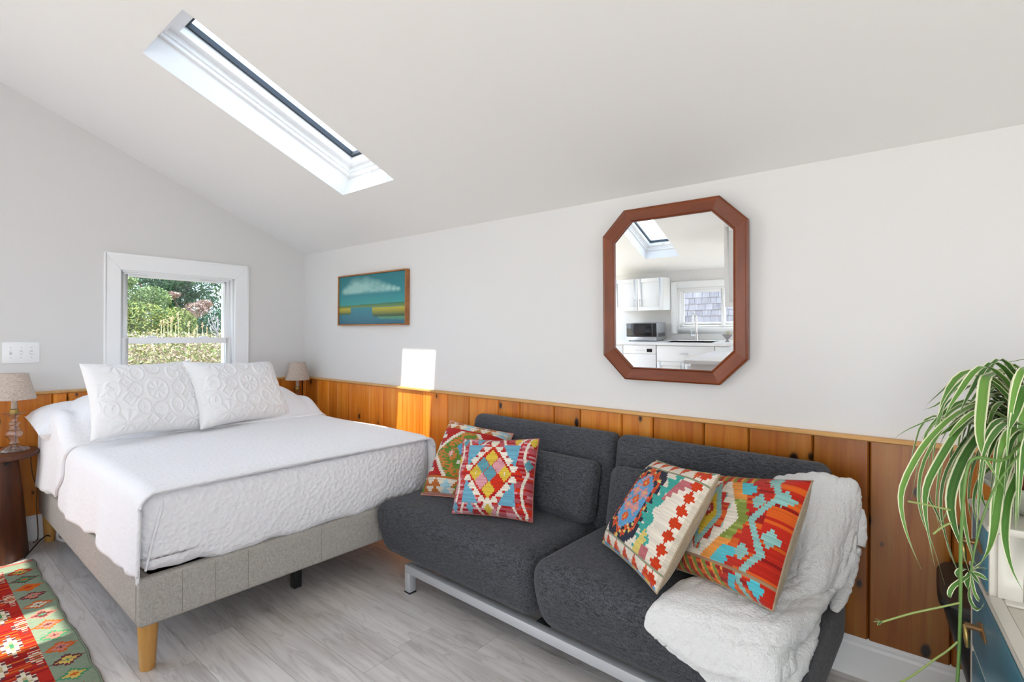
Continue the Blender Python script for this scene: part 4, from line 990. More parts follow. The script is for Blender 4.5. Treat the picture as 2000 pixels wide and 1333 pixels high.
for i in range(NXr+1):
    for j in range(NYr+1):
        x = RX0+(RX1-RX0)*i/NXr; y = RY0+(RY1-RY0)*j/NYr
        e = sm(RY1-.12, RY1, y); wv = (.004*math.sin(x*11)+.0025*math.sin(x*31+1)-.02*(x-RX0)/2.5)
        vv.append((x+.006*math.sin(y*30)*(i < 4), y+wv*e, .0075+.0016*math.sin(x*41)*e))
ff = [(i*(NYr+1)+j, (i+1)*(NYr+1)+j, (i+1)*(NYr+1)+j+1, i*(NYr+1)+j+1) for i in range(NXr) for j in range(NYr)]
me = me_from(vv, ff); facecolors(me, rugcol(NXr, NYr, RX0, RX1, RY0, RY1).reshape(-1, 3))
RUGM = M('rug_weave', '#ffffff', .95, spec=.1); a = RUGM.attr('Col'); n1 = RUGM.noise(RUGM.coord((500, 60, 500)), 1, 2)
RUGM.col(RUGM.mix(1, a.outputs['Color'], RUGM.ramp(n1, [(.3, (.78,)*3), (.7, (1.1,)*3)]), 'MULTIPLY')); RUGM.bump(n1, .5, .003)
rug = link('kilim_rug', me, RUGM, None, None, 180); md = rug.modifiers.new('t', 'SOLIDIFY'); md.thickness = .006; md.offset = -1
tag(rug, 'flat-woven sage green kilim rug with red and orange lozenges on the floor by the bed', 'rug')
tas = B(); tr_ = random.Random(3)
for k in range(90):
    y = RY0+(RY1-RY0)*(k+.5)/90; tas.tube([(RX0+.004, y, .006), (RX0-.010, y+tr_.uniform(-.003, .003), .004), (RX0-.020-tr_.random()*.008, y+tr_.uniform(-.006, .006), .003)], .0015, 4)
ob = tas.make('fringe', M('fringe_wool', '#8a8b70', .95), rug); ob['kind'] = 'stuff'
sel = B(); pts = [vv[i*(NYr+1)+NYr] for i in range(0, NXr+1, 2)]; sel.tube([(p[0], p[1]+.001, p[2]-.002) for p in pts], .004, 6); sel.make('selvedge', M('selvedge_wool', '#6f7564', .95), rug, smooth=180)
# ------------------------------------------------------------------ stepped dresser, spider plant, black tub at the right edge
DA = math.atan2(-.996, .0884)
dr = thing('stepped_dresser', 'cream dresser with teal drawer fronts and brass bail pulls below the spider plant', 'dresser', (.080, 1.69, 0), DA)
DD = .46
B().box((0, .012, .06), (1.0, DD, .722)).make('lower_case', CREAM, dr, bevel=.003)
B().box((0, .012, .737), (.214, DD, .872)).make('upper_case', CREAM, dr, bevel=.003)
b = B(); b.box((-.004, -.004, .722), (1.006, DD+.004, .733)); b.make('lower_top', CREAM, dr, bevel=.003)
b = B(); b.box((.216, -.004, .733), (1.006, .020, .739)); b.box((.216, DD-.02, .733), (1.006, DD+.004, .739)); b.box((.216, .020, .733), (.240, DD-.02, .739)); b.box((.98, .020, .733), (1.006, DD-.02, .739)); b.make('top_lip', CREAM, dr, bevel=.002)
B().box((-.006, -.006, .872), (.222, DD+.006, .887)).make('upper_top', CREAM, dr, bevel=.004)
b = B(); b.box((.2135, .012, .737), (.219, .052, .872)); b.box((.2135, DD-.04, .737), (.219, DD, .872)); b.box((.2135, .052, .845), (.219, DD-.04, .872)); b.box((.2135, .052, .737), (.219, DD-.04, .752)); b.make('side_moulding', CREAM, dr, bevel=.002)
b = B()
b.box((0, 0, .06), (.040, .0135, .722)); b.box((.962, 0, .06), (1.0, .0135, .722)); b.box((0, 0, .737), (.036, .0135, .872)); b.box((.202, 0, .737), (.214, .0135, .872))
for z in (.712, .535, .355, .175, .06): b.box((.040, 0, z), (.962, .0135, z+.012))
b.make('face_frame', CREAM, dr, bevel=.001)
B().prism([(0, 0), (1.0, 0), (1.0, .06), (.93, .06), (.90, .03), (.10, .03), (.07, .06), (0, .06)], 'y', .02, .04).make('plinth', CREAM, dr)
B().box((0, .04, 0), (1.0, DD, .06)).make('base', CREAM, dr)
def bail(par, x, z):
    h = B().prism([(x-.050, z-.004), (x-.030, z+.007), (x-.010, z+.013), (x, z+.017), (x+.010, z+.013), (x+.030, z+.007), (x+.050, z-.004), (x+.030, z-.008), (x+.008, z-.012), (x-.008, z-.012), (x-.030, z-.008)], 'y', -.006, -.0015).make('back_plate', BRASS, par, bevel=.0012)
    p = B(); p.tube([(x, -.004, z+.004), (x, -.020, z+.005), (x, -.032, z+.004)], [.006, .0065, .008], 10); p.make('bail_post', BRASS, par, smooth=50)
    r_ = B(); r_.tube([(x+.013*math.sin(a)*1.0, -.030-.002*math.cos(a), z-.018+.022*math.cos(a)) for a in np.linspace(0, 2*math.pi, 22)], .0042, 8, False); r_.make('bail_ring', BRASS2, par, smooth=60)
def drawer(x0, x1, z0, z1, hs):
    d_ = B().box((x0, -.003, z0), (x1, .012, z1)).make('drawer_front', TEAL, dr, bevel=.002)
    for x in hs: bail(d_, x, z0+(z1-z0)*.55)
drawer(.0375, .2005, .740, .870, [.118])
for z0, z1 in ((.5485, .7105), (.3685, .5335), (.1885, .3535)): drawer(.0415, .9605, z0, z1, [.166, .82])

PC = Vector((.215, 1.635, .887))
pot = thing('spider_plant', 'spider plant with long arching white-edged leaves in a cream bowl on the dresser', 'potted plant', PC)
B().lathe([(0, 0), (.062, 0), (.068, .004), (.104, .046), (.121, .060), (.124, .068), (.120, .071), (.112, .064), (.098, .046), (.06, .012), (0, .012)], 48).make('cachepot', CERAM, pot, smooth=50)
B().lathe([(0, .014), (.060, .014), (.082, .088), (.086, .092), (.082, .092), (.078, .086), (0, .082)], 36).make('nursery_pot', TERRA, pot, smooth=40)
B().lathe([(.0, .083), (.077, .083), (.07, .087), (0, .090)], 24).make('soil', SOIL, pot, smooth=60)
def leafmat():
    m = M('striped_leaf', '#4c7d2e', .42); uvx = m.n('UVMap'); sp = m.n('SeparateXYZ'); m.l(uvx.outputs[0], sp.inputs[0])
    d = m.math('ABSOLUTE', m.math('SUBTRACT', sp.outputs['X'], .5)); oi = m.n('ObjectInfo')
    g = m.ramp(oi.outputs['Random'], [(0, '#35661f'), (.5, '#4a7d2c'), (1, '#6c9a3c')])
    st = m.n('TexWave'); st.inputs['Scale'].default_value = 3.2; st.inputs['Distortion'].default_value = .3; m.l(uvx.outputs[0], st.inputs[0])
    g = m.mix(m.ramp(d, [(.0, '#666666'), (.16, '#000000')]), g, '#86ab4a'); g = m.mix(.25, g, m.mix(1, g, st.outputs['Color'], 'MULTIPLY'))
    m.col(m.mix(m.ramp(d, [(.335, '#000000'), (.375, '#ffffff')]), g, '#d9d8b4')); m.set('Sheen Weight', .05); m.set('Subsurface Weight', 0); return m
LEAF = leafmat()
STEMG = M('runner_stem', '#5d7f3a', .5); STEMY = M('young_runner', '#8b9a55', .5)
def leaf(pts, wd, parent, org, mat=LEAF, n=26, twist=0, name='leaf', vfold=.28):
    c = cat(pts, n); rad = Vector(pts[-1])-Vector(org); rad.z = 0
    if rad.length < .02: rad = Vector((-.6, -.8, 0))
    rad = rad.normalized()+Vector((-.15, -1.0, 0))                   # blades turn their faces to the lit room
    side = rad.normalized().cross(Vector((0, 0, 1))).normalized(); v = []; uv = []
    for i, p in enumerate(c):
        t = i/(n-1); d = (c[min(i+1, n-1)]-c[max(i-1, 0)]).normalized(); s = side-d*side.dot(d); s.normalize(); nn = s.cross(d)
        if twist: q = Matrix.Rotation(twist*t, 3, d); s = q @ s; nn = q @ nn
        wdt = wd*.5*(.55+.45*sm(0, .3, t))*max(.03, (1-sm(.55, 1.0, t)**1.3))
        for a in (-1, -.55, 0, .55, 1): v.append(p+s*wdt*a+nn*wdt*vfold*abs(a)-parent.matrix_world.translation if False else p+s*wdt*a+nn*wdt*vfold*abs(a)-PC); uv.append(((a+1)/2, t))
    f = [(i*5+k, i*5+k+1, (i+1)*5+k+1, (i+1)*5+k) for i in range(n-1) for k in range(4)]
    me = me_from(v, f); ul = me.uv_layers.new(name='UVMap')
    for l in me.loops: ul.data[l.index].uv = uv[l.vertex_index]
    return link(name, me, mat, parent, None, 180)
LEAVES = [([[0.18,1.723,1.208],[0.14,1.655,1.209],[0.111,1.595,1.198],[0.095,1.547,1.19],[0.088,1.505,1.144],[0.082,1.465,1.09],[0.084,1.431,1.051],[0.097,1.406,1.018],[0.113,1.384,0.989]],0.0222),([[0.178,1.721,1.112],[0.134,1.667,1.13],[0.09,1.613,1.129],[0.043,1.557,1.101],[0.005,1.508,1.058],[-0.02,1.469,1.017],[-0.044,1.431,0.957],[-0.048,1.41,0.916],[-0.04,1.398,0.869],[-0.027,1.391,0.828],[-0.012,1.385,0.792]],0.0161),([[0.178,1.721,1.094],[0.124,1.65,1.115],[0.076,1.583,1.1],[0.048,1.533,1.068],[0.019,1.481,1.013],[-0.003,1.436,0.962],[-0.007,1.405,0.918],[0.0,1.384,0.863],[0.009,1.363,0.813]],0.0193),([[0.178,1.721,1.112],[0.132,1.649,1.11],[0.094,1.581,1.069],[0.063,1.52,1.022],[0.042,1.468,0.968],[0.035,1.427,0.93],[0.04,1.395,0.894],[0.049,1.367,0.865],[0.061,1.341,0.824]],0.0222),([[0.171,1.625,1.076],[0.147,1.569,1.058],[0.124,1.513,0.993],[0.11,1.466,0.947],[0.102,1.422,0.893],[0.089,1.375,0.858],[0.069,1.323,0.839]],0.0224),([[0.168,1.584,1.076],[0.147,1.53,0.994],[0.127,1.477,0.948],[0.119,1.434,0.909],[0.117,1.396,0.875],[0.124,1.365,0.836],[0.14,1.341,0.802]],0.0166),([[0.18,1.723,1.227],[0.158,1.701,1.227],[0.145,1.685,1.225],[0.139,1.677,1.218],[0.148,1.679,1.209],[0.163,1.688,1.195],[0.179,1.697,1.185]],0.0109),([[0.189,1.808,1.184],[0.141,1.763,1.181],[0.104,1.728,1.175],[0.071,1.695,1.158],[0.046,1.669,1.134],[0.03,1.65,1.115],[0.022,1.638,1.086],[0.018,1.629,1.066]],0.0114),([[0.19,1.808,1.149],[0.15,1.806,1.14],[0.116,1.809,1.133],[0.08,1.809,1.129]],0.0092),([[0.185,1.766,1.136],[0.137,1.711,1.144],[0.079,1.647,1.123],[0.032,1.592,1.082],[-0.009,1.542,0.994],[-0.019,1.518,0.925],[-0.013,1.507,0.87],[0.007,1.507,0.81],[0.028,1.509,0.725]],0.0096),([[0.182,1.764,1.108],[0.109,1.691,1.09],[0.066,1.642,1.036],[0.032,1.602,0.965],[0.021,1.58,0.895],[0.028,1.573,0.826],[0.048,1.576,0.751],[0.054,1.569,0.739]],0.0097),([[0.175,1.693,1.091],[0.109,1.617,1.081],[0.071,1.565,1.026],[0.057,1.532,0.937],[0.064,1.516,0.851],[0.074,1.503,0.802],[0.08,1.486,0.792]],0.0115),([[0.188,1.794,1.118],[0.131,1.739,1.112],[0.062,1.675,1.068],[0.014,1.627,0.982],[-0.003,1.605,0.908],[0.014,1.612,0.861],[0.029,1.615,0.814],[0.039,1.616,0.761],[0.062,1.627,0.709]],0.0112),([[0.184,1.752,1.11],[0.103,1.66,1.061],[0.06,1.599,0.97],[0.032,1.55,0.881],[0.008,1.505,0.835]],0.0084),([[0.178,1.696,1.079],[0.131,1.626,1.065],[0.102,1.571,1.018],[0.087,1.528,0.955],[0.094,1.503,0.918],[0.109,1.484,0.912]],0.0103),([[0.181,1.724,1.051],[0.148,1.679,1.018],[0.096,1.618,0.961],[0.08,1.587,0.917],[0.081,1.57,0.875],[0.096,1.563,0.816]],0.0095),([[0.185,1.766,1.208],[0.158,1.744,1.189],[0.129,1.72,1.164],[0.11,1.704,1.126]],0.0112),([[0.186,1.78,1.176],[0.155,1.763,1.167],[0.126,1.748,1.143],[0.093,1.729,1.123]],0.0114),([[0.184,1.752,1.159],[0.145,1.701,1.151],[0.111,1.653,1.147],[0.105,1.629,1.127],[0.097,1.603,1.082]],0.0109),([[0.18,1.697,1.043],[0.166,1.653,1.001],[0.155,1.612,0.938],[0.148,1.574,0.889],[0.151,1.544,0.854]],0.0103),([[0.184,1.752,1.166],[0.137,1.714,1.163],[0.118,1.698,1.159],[0.104,1.687,1.144]],0.0124),([[0.187,1.806,1.089],[0.122,1.745,1.041],[0.088,1.709,0.978],[0.076,1.692,0.904],[0.079,1.687,0.843],[0.092,1.69,0.814]],0.0127),([[0.19,1.834,1.101],[0.084,1.741,1.036],[0.052,1.709,0.973],[0.034,1.688,0.909],[0.031,1.678,0.847]],0.0116),([[0.188,1.82,1.116],[0.088,1.733,1.096],[0.042,1.69,1.039],[0.019,1.666,0.937],[0.014,1.657,0.849],[0.023,1.659,0.787]],0.0115)]
STEMS = [[[0.114,1.411,1.038],[0.07,1.375,1.042],[0.056,1.363,1.006],[0.049,1.358,0.883],[0.049,1.357,0.791],[0.048,1.357,0.683],[0.045,1.354,0.588]],[[0.047,1.356,0.753],[0.016,1.33,0.744],[-0.027,1.296,0.731],[-0.072,1.258,0.714]],[[0.045,1.355,0.675],[0.029,1.341,0.657],[0.009,1.325,0.639],[-0.026,1.296,0.606],[-0.065,1.264,0.579]],[[0.137,1.43,1.048],[0.102,1.401,0.986],[0.083,1.385,0.925],[0.071,1.376,0.864],[0.064,1.37,0.813]],[[-0.033,1.29,0.955],[-0.004,1.314,0.948],[0.032,1.344,0.938]],[[0.006,1.322,0.89],[0.02,1.334,0.904],[0.034,1.345,0.913]]]
BABY = [[[0.063,1.382,0.803],[0.051,1.372,0.793],[0.037,1.36,0.779],[0.032,1.356,0.762],[0.037,1.361,0.757]],[[0.063,1.382,0.808],[0.06,1.379,0.793],[0.061,1.38,0.774]],[[0.064,1.383,0.808],[0.067,1.385,0.788],[0.071,1.388,0.767],[0.078,1.394,0.754],[0.08,1.396,0.762]],[[0.064,1.382,0.788],[0.062,1.381,0.762],[0.071,1.388,0.738],[0.083,1.398,0.738],[0.085,1.399,0.749]],[[0.066,1.384,0.81],[0.076,1.393,0.817],[0.092,1.406,0.817]],[[0.068,1.386,0.808],[0.08,1.396,0.803],[0.093,1.406,0.793]],[[0.063,1.382,0.813],[0.052,1.373,0.816],[0.044,1.367,0.806],[0.047,1.369,0.796]],[[0.065,1.384,0.812],[0.075,1.391,0.821],[0.083,1.398,0.831]],[[0.064,1.383,0.813],[0.072,1.39,0.798],[0.08,1.396,0.786]]]
crown = PC+Vector((0, 0, .085))
for pts, wd in LEAVES:
    p0 = Vector(pts[0]); st = crown+Vector(((p0.x-PC.x)*.25, (p0.y-PC.y)*.25, 0))
    leaf([st, st.lerp(p0, .55)+Vector((.01, 0, max(.0, (p0.z-st.z)*.25)))]+[Vector(q) for q in pts], wd, pot, crown)
prng = random.Random(21)
for k in range(84):
    az = prng.uniform(math.radians(120), math.radians(330)); reach = prng.uniform(.10, .26); up = prng.uniform(.10, .27); droop = prng.uniform(.05, .30)
    if k % 4 == 0: az = prng.uniform(0, 2*math.pi); reach = prng.uniform(.1, .2)
    dx, dy = math.cos(az), math.sin(az); s0 = crown+Vector((dx*.02, dy*.02, 0))
    p = [s0, s0+Vector((dx*reach*.28, dy*reach*.28, up*.72)), s0+Vector((dx*reach*.62, dy*reach*.62, up)), s0+Vector((dx*reach*.9, dy*reach*.9, up*.72)), s0+Vector((dx*reach*1.05, dy*reach*1.05, up-droop))]
    leaf(p, prng.uniform(.011, .021), pot, crown, n=18, twist=prng.uniform(-.5, .5))
for i, q in enumerate(STEMS):
    b = B(); r = .0030 if i == 0 else .0019
    pp = [Vector(p)-PC for p in q]
    if i in (0, 3): pp = [crown-PC]+[(crown-PC).lerp(pp[0], .6)+Vector((0, 0, .05))]+pp
    b.tube(cat(pp, 40), r, 7); b.make('runner', STEMG if i in (0, 3) else STEMY, pot, smooth=180)
nb = [0]
for q in BABY: leaf(q, .0105, pot, q[0], n=12, name='plantlet_leaf', vfold=.2)
for q in (STEMS[1][-1], STEMS[2][-1]):
    for a in range(4):
        d = Vector((-.8+.3*math.cos(a*2), -.5, .5*math.sin(a*1.7))); leaf([q, Vector(q)+d*.008, Vector(q)+d*.014], .004, pot, q, n=6, name='plantlet_leaf')
# black tub
TUB = M('black_plastic', (.012, .011, .010), .42)
v = []; ns = 40; prof = [(0, .0, .0), (.14, .11, .0), (.145, .115, .006), (.272, .196, .500), (.280, .204, .506), (.282, .206, .522), (.276, .200, .530), (.25, .175, .531), (0, 0, .531)]
for hw, hd, z in prof:
    for k in range(ns):
        a = 2*math.pi*k/ns; ca, sa = math.cos(a), math.sin(a); e = .34
        v.append((math.copysign(abs(ca)**e, ca)*hw, math.copysign(abs(sa)**e, sa)*hd, z))
f = [(i*ns+k, i*ns+(k+1) % ns, (i+1)*ns+(k+1) % ns, (i+1)*ns+k) for i in range(len(prof)-1) for k in range(ns)]
tub = link('lidded_tub', me_from(v, f), TUB, None, (.300, 2.085, 0), 40)
tag(tub, 'black tapered tub with closed lid standing by the pine wall behind the dresser', 'tub')

# ------------------------------------------------------------------ kitchen seen in the mirror
FY = -2.42
def shaker(nm, x0, x1, z0, z1, y, parent, mat=CABW, handle=None, t=.020):
    """framed door facing +Y with recessed panel"""
    b = B(); r_ = .055 if z1-z0 > .3 else .0
    if r_:
        b.box((x0, y, z0), (x0+r_, y+t, z1)); b.box((x1-r_, y, z0), (x1, y+t, z1)); b.box((x0+r_, y, z1-r_), (x1-r_, y+t, z1)); b.box((x0+r_, y, z0), (x1-r_, y+t, z0+r_)); b.box((x0+r_, y, z0+r_), (x1-r_, y+t-.012, z1-r_))
    else: b.box((x0, y, z0), (x1, y+t, z1))
    d = b.make(nm, mat, parent, bevel=.0015)
    if handle:
        (hx_, hz, vert) = handle; hb = B(); e = .06
        if vert: hb.tube([(hx_, y+t+.028, hz-e), (hx_, y+t+.028, hz+e)], .005, 8); hb.tube([(hx_, y+t-.002, hz-e*.7), (hx_, y+t+.028, hz-e*.7)], .004, 8); hb.tube([(hx_, y+t-.002, hz+e*.7), (hx_, y+t+.028, hz+e*.7)], .004, 8)
        else: hb.tube([(hx_-e, y+t+.028, hz), (hx_+e, y+t+.028, hz)], .005, 8); hb.tube([(hx_-e*.7, y+t-.002, hz), (hx_-e*.7, y+t+.028, hz)], .004, 8); hb.tube([(hx_+e*.7, y+t-.002, hz), (hx_+e*.7, y+t+.028, hz)], .004, 8)
        hb.make('handle', STEEL, d, smooth=50)
    return d
def base_cab(x0, x1, label, doors=2, drawer=True):
    t = thing('base_cabinet', label, 'cabinet', (0, 0, 0), 0, 'white base cabinets of the kitchen')
    B().box((x0, YK+.006, .10), (x1, FY-.022, .868)).make('body', CABW, t); B().box((x0, YK+.006, 0), (x1, FY-.08, .10)).make('plinth', CABW, t)
    top = .858
    if drawer: shaker('drawer', x0+.003, x1-.003, .640, top, FY-.022, t, handle=((x0+x1)/2, .752, False)); top = .634
    w_ = (x1-x0)/doors
    for k in range(doors): shaker('door', x0+k*w_+.003, x0+(k+1)*w_-.003, .11, top, FY-.022, t, handle=(x0+k*w_+(.05 if k else w_-.05) if doors > 1 else x1-.05, top-.10, True))
    return t
base_cab(-4.25, -3.352, 'white base cabinet left of the dishwasher, mostly out of the mirror view')
base_cab(-2.838, -2.04, 'white sink base cabinet under the kitchen window, seen in the mirror')
base_cab(-2.036, -1.72, 'narrow white base cabinet in the corner by the peninsula', 1)
dw = thing('dishwasher', 'white dishwasher with dark display between base cabinets, seen in the mirror', 'dishwasher', (-3.095, FY, 0))
B().box((-.25, -.60, .10), (.25, -.022, .862)).make('body', WHITE, dw); B().box((-.248, -.022, .12), (.248, .004, .735)).make('door', WHITE, dw, bevel=.004)
B().box((-.248, -.022, .739), (.248, .004, .862)).make('control_panel', WHITE, dw, bevel=.004); B().box((.115, .003, .765), (.195, .0055, .812)).make('display', SCREEN, dw)
for k in range(6): B().box((-.06+k*.025, .003, .782), (-.044+k*.025, .005, .796)).make('button', GREYP, dw)
for k in range(3): B().box((-.21+k*.05, .003, .800), (-.195+k*.05, .0045, .808)).make('button', GREYP, dw)
B().box((-.25, -.60, 0), (.25, -.08, .10)).make('plinth', BLACK, dw)
SKX0, SKX1, SKY0, SKY1 = -2.76, -2.10, -2.86, -2.50
ct = B(); z0, z1 = .868, .905
ct.box((XL, YK, z0), (SKX0, FY+.02, z1)); ct.box((SKX1, YK, z0), (-1.0, FY+.02, z1)); ct.box((SKX0, YK, z0), (SKX1, SKY0, z1)); ct.box((SKX0, SKY1, z0), (SKX1, FY+.02, z1))
o = ct.make('countertop', STONE); tag(o, 'white quartz worktop along the kitchen wall with a sink cut-out, seen in the mirror', 'countertop')
b = B(); b.box((SKX0, SKY0, .70), (SKX1, SKY1, .705)); b.box((SKX0-.004, SKY0, .70), (SKX0, SKY1, .9)); b.box((SKX1, SKY0, .70), (SKX1+.004, SKY1, .9)); b.box((SKX0, SKY0-.004, .70), (SKX1, SKY0, .9)); b.box((SKX0, SKY1, .70), (SKX1, SKY1+.004, .9))
sk = thing('kitchen_sink', 'undermount steel sink under the kitchen tap, seen in the mirror', 'sink', (0, 0, 0)); b.make('basin', STEEL, sk); B().lathe([(0, .705), (.035, .705), (.03, .709), (0, .708)], 20, (-2.43, -2.68, 0)).make('drain', CHROME, sk)
fa = thing('kitchen_tap', 'tall chrome gooseneck tap behind the sink, seen in the mirror', 'tap', (-2.43, -2.93, .905))
B().lathe([(0, 0), (.030, 0), (.030, .006), (.022, .012), (.021, .10), (0, .10)], 24).make('body', CHROME, fa, smooth=40)
B().tube(cat([(0, 0, .09), (0, 0, .30), (0, .015, .37), (0, .075, .405), (0, .135, .37), (0, .15, .31)], 36), .014, 12).make('spout', CHROME, fa, smooth=180)
B().lathe([(.013, 0), (.017, .004), (.019, .06), (.016, .085), (.013, .09)], 18, (0, .15, .225)).make('spray_head', CHROME, fa, smooth=40)
B().tube([(0, 0, .07), (-.055, 0, .075), (-.075, 0, .078)], .011, 10).make('lever_hub', CHROME, fa, smooth=60); B().tube([(-.068, 0, .07), (-.078, .01, .165)], .007, 8).make('lever', CHROME, fa, smooth=60)
mw = thing('microwave_oven', 'steel microwave oven with dark glass door on the worktop, seen in the mirror', 'microwave', (-3.138, -2.79, .905))
B().box((-.232, -.19, .012), (.232, .170, .268)).make('body', M('microwave_shell', (.33, .33, .33), .4, metal=.5), mw, bevel=.003)
B().box((-.232, .170, .070), (.160, .190, .268)).make('door', SCREEN, mw, bevel=.002); B().box((-.232, .170, .012), (.232, .188, .067)).make('lower_trim', STEEL, mw, bevel=.002)
B().box((.163, .170, .070), (.232, .188, .268)).make('control_panel', SCREEN, mw, bevel=.002); B().box((-.12, .1895, .105), (.06, .191, .235)).make('door_window', M('door_mesh', (.03, .03, .032), .15), mw)
for k in range(9): B().box((.2325, -.14+k*.03, .06), (.2335, -.128+k*.03, .12)).make('vent_slot', BLACK, mw)
for x in (-.2, .2):
    for y in (-.15, .14): B().lathe([(0, 0), (.012, 0), (.012, .012), (0, .012)], 12, (x, y, 0)).make('foot', BLACK, mw)
uc = thing('wall_cabinet', 'white two-door wall cabinet above the microwave, seen in the mirror', 'cabinet', (0, 0, 0), 0, 'white wall cabinets of the kitchen')
B().box((-3.63, YK, 1.360), (-2.842, -2.742, 1.842)).make('body', CABW, uc, bevel=.002)
shaker('door', -3.627, -3.239, 1.363, 1.839, -2.742, uc, handle=(-3.275, 1.475, True)); shaker('door', -3.233, -2.845, 1.363, 1.839, -2.742, uc, handle=(-3.197, 1.475, True))
hc = thing('wall_cabinet', 'tall white cabinet hung over the kitchen peninsula, at the right edge of the mirror', 'cabinet', (0, 0, 0), 0, 'white wall cabinets of the kitchen')
def zc_(y): return ZK+SL*(y-YK)
B().prism([(-2.40, 1.385), (-1.925, 1.385), (-1.925, zc_(-1.925)-.001), (-2.40, zc_(-2.40)-.001)], 'x', -1.775, -1.05).make('body', CABW, hc)
shaker('door', -1.77, -1.415, 1.39, zc_(-1.93)-.05, -1.925, hc, handle=(-1.45, 1.5, True)); shaker('door', -1.41, -1.055, 1.39, zc_(-1.93)-.05, -1.925, hc, handle=(-1.375, 1.5, True))
pe = thing('peninsula', 'white kitchen peninsula with quartz top jutting into the room, seen in the mirror', 'kitchen counter', (0, 0, 0))
B().box((-1.66, FY+.021, .10), (-1.06, -.26, .868)).make('body', CABW, pe, bevel=.002); B().box((-1.62, FY+.021, 0), (-1.10, -.32, .10)).make('plinth', CABW, pe)
B().box((-1.71, FY+.021, .869), (-1.0, -.20, .905)).make('worktop', STONE, pe, bevel=.003)
for k in range(4): 
    d = B().box((-1.662-.016, -.30-(k+1)*.50, .12), (-1.662, -.30-k*.50-.006, .855)).make('end_panel', CABW, pe, bevel=.002)
bo = thing('footed_bowl', 'small grey footed bowl on the worktop beside the window, right edge of the mirror', 'bowl', (-1.955, -2.74, .905))
GB = M('grey_stoneware', '#8d8688', .6)
B().lathe([(0, 0), (.030, 0), (.028, .008), (.012, .018), (.012, .032), (.035, .050), (.062, .085), (.066, .098), (.060, .094), (.03, .056), (0, .050)], 28).make('bowl', GB, bo, smooth=50)
B().lathe([(0, .05), (.03, .07), (.045, .1), (.03, .135), (0, .15)], 20, (.012, 0, 0)).make('contents', M('grey_green_fruit', '#a9a58e', .6), bo, smooth=60)
# kitchen window with slider sashes
kw = bpy.data.objects.new('window_4', None); COL.objects.link(kw); struct(kw)
def frx(x0, z0, x1, z1, w_, y0, y1, nm, mat, par):
    b = B(); b.box((x0, y0, z0), (x0+w_, y1, z1)); b.box((x1-w_, y0, z0), (x1, y1, z1)); b.box((x0+w_, y0, z1-w_), (x1-w_, y1, z1)); b.box((x0+w_, y0, z0), (x1-w_, y1, z0+w_)); return b.make(nm, mat, par, bevel=.002)
frx(KWX0-.095, KWZ0-.09, KWX1+.095, KWZ1+.095, .094, YK, YK+.018, 'casing', TRIM, kw)
frx(KWX0+.001, KWZ0+.001, KWX1-.001, KWZ1-.001, .03, YK-.16, YK-.02, 'frame', TRIM, kw)
xm = -2.105
s1 = frx(KWX0+.03, KWZ0+.03, xm+.02, KWZ1-.03, .045, YK-.09, YK-.06, 'left_sash', TRIM, kw); B().box((KWX0+.07, YK-.077, KWZ0+.07), (xm-.02, YK-.073, KWZ1-.07)).make('pane', PANE, s1)
s2 = frx(xm-.02, KWZ0+.03, KWX1-.03, KWZ1-.03, .045, YK-.125, YK-.095, 'right_sash', TRIM, kw); B().box((xm+.02, YK-.112, KWZ0+.07), (KWX1-.07, YK-.108, KWZ1-.07)).make('pane', PANE, s2)
# neighbouring shingled wall beyond the kitchen window
nb_ = thing('shingled_house_wall', 'weathered grey shingled wall of the next house outside the kitchen window', 'house wall', (-2.3, -5.6, 0))
B().box((-2.2, -.2, 0), (2.6, 0, 2.60)).make('sheathing', DARK, nb_)
SHG = wood('weathered_shingle', ['#9b9294', '#b0a7a8', '#c0b8b8', '#6a6364'], grain=(30, 30, 3), knots=False, rough=.9, var=.22)
SHG.b.inputs['Specular IOR Level'].default_value = .1
srng = random.Random(5)
for r_ in range(15):
    z = .85+r_*.118; x = -1.7-srng.random()*.1
    while x < 1.9:
        w_ = srng.uniform(.10, .19); dz = srng.uniform(-.004, .004)
        b = B(); b.prism([(0, z+dz), (.022, z+dz), (.006, z+.17), (0, z+.17)], 'x', x, x+w_-.005); b.make('shingle', SHG, nb_); x += w_

# ------------------------------------------------------------------ garden beyond the gable window
GROUND = M('dry_soil', '#8a7a5a', .95); gn = GROUND.noise(GROUND.coord((3, 3, 3)), 2, 5); GROUND.col(GROUND.ramp(gn, [(.3, '#6d6a3e'), (.6, '#a3935f'), (.8, '#c2ae86')]))
def gz(x): return -.12+.98*sm(-4.55, -5.3, x)+.028*max(0, -5.5-x)
gv = []; gx = [-4.51, -4.8, -5.2, -5.6, -6.5, -8, -10, -13, -17, -24, -34]
for x in gx:
    for y in (-14, -4, 0, 2, 4, 7, 12, 20): gv.append((x, y, gz(x)))
gf = [(i*8+j, (i+1)*8+j, (i+1)*8+j+1, i*8+j+1) for i in range(len(gx)-1) for j in range(7)]
gr = link('garden_ground', me_from(gv, gf), GROUND, None, None, 180); gr['kind'] = 'structure'
gl2 = B().box((-4.5, -9, -.22), (8, YK-T-.001, -.15)).make('yard_ground', GROUND); gl2['kind'] = 'structure'
LEAFA = M('garden_foliage', '#ffffff', .75, spec=.15); LEAFA.col(LEAFA.attr('Col').outputs['Color']); 
BARK = M('garden_bark', '#5a4a3c', .9)
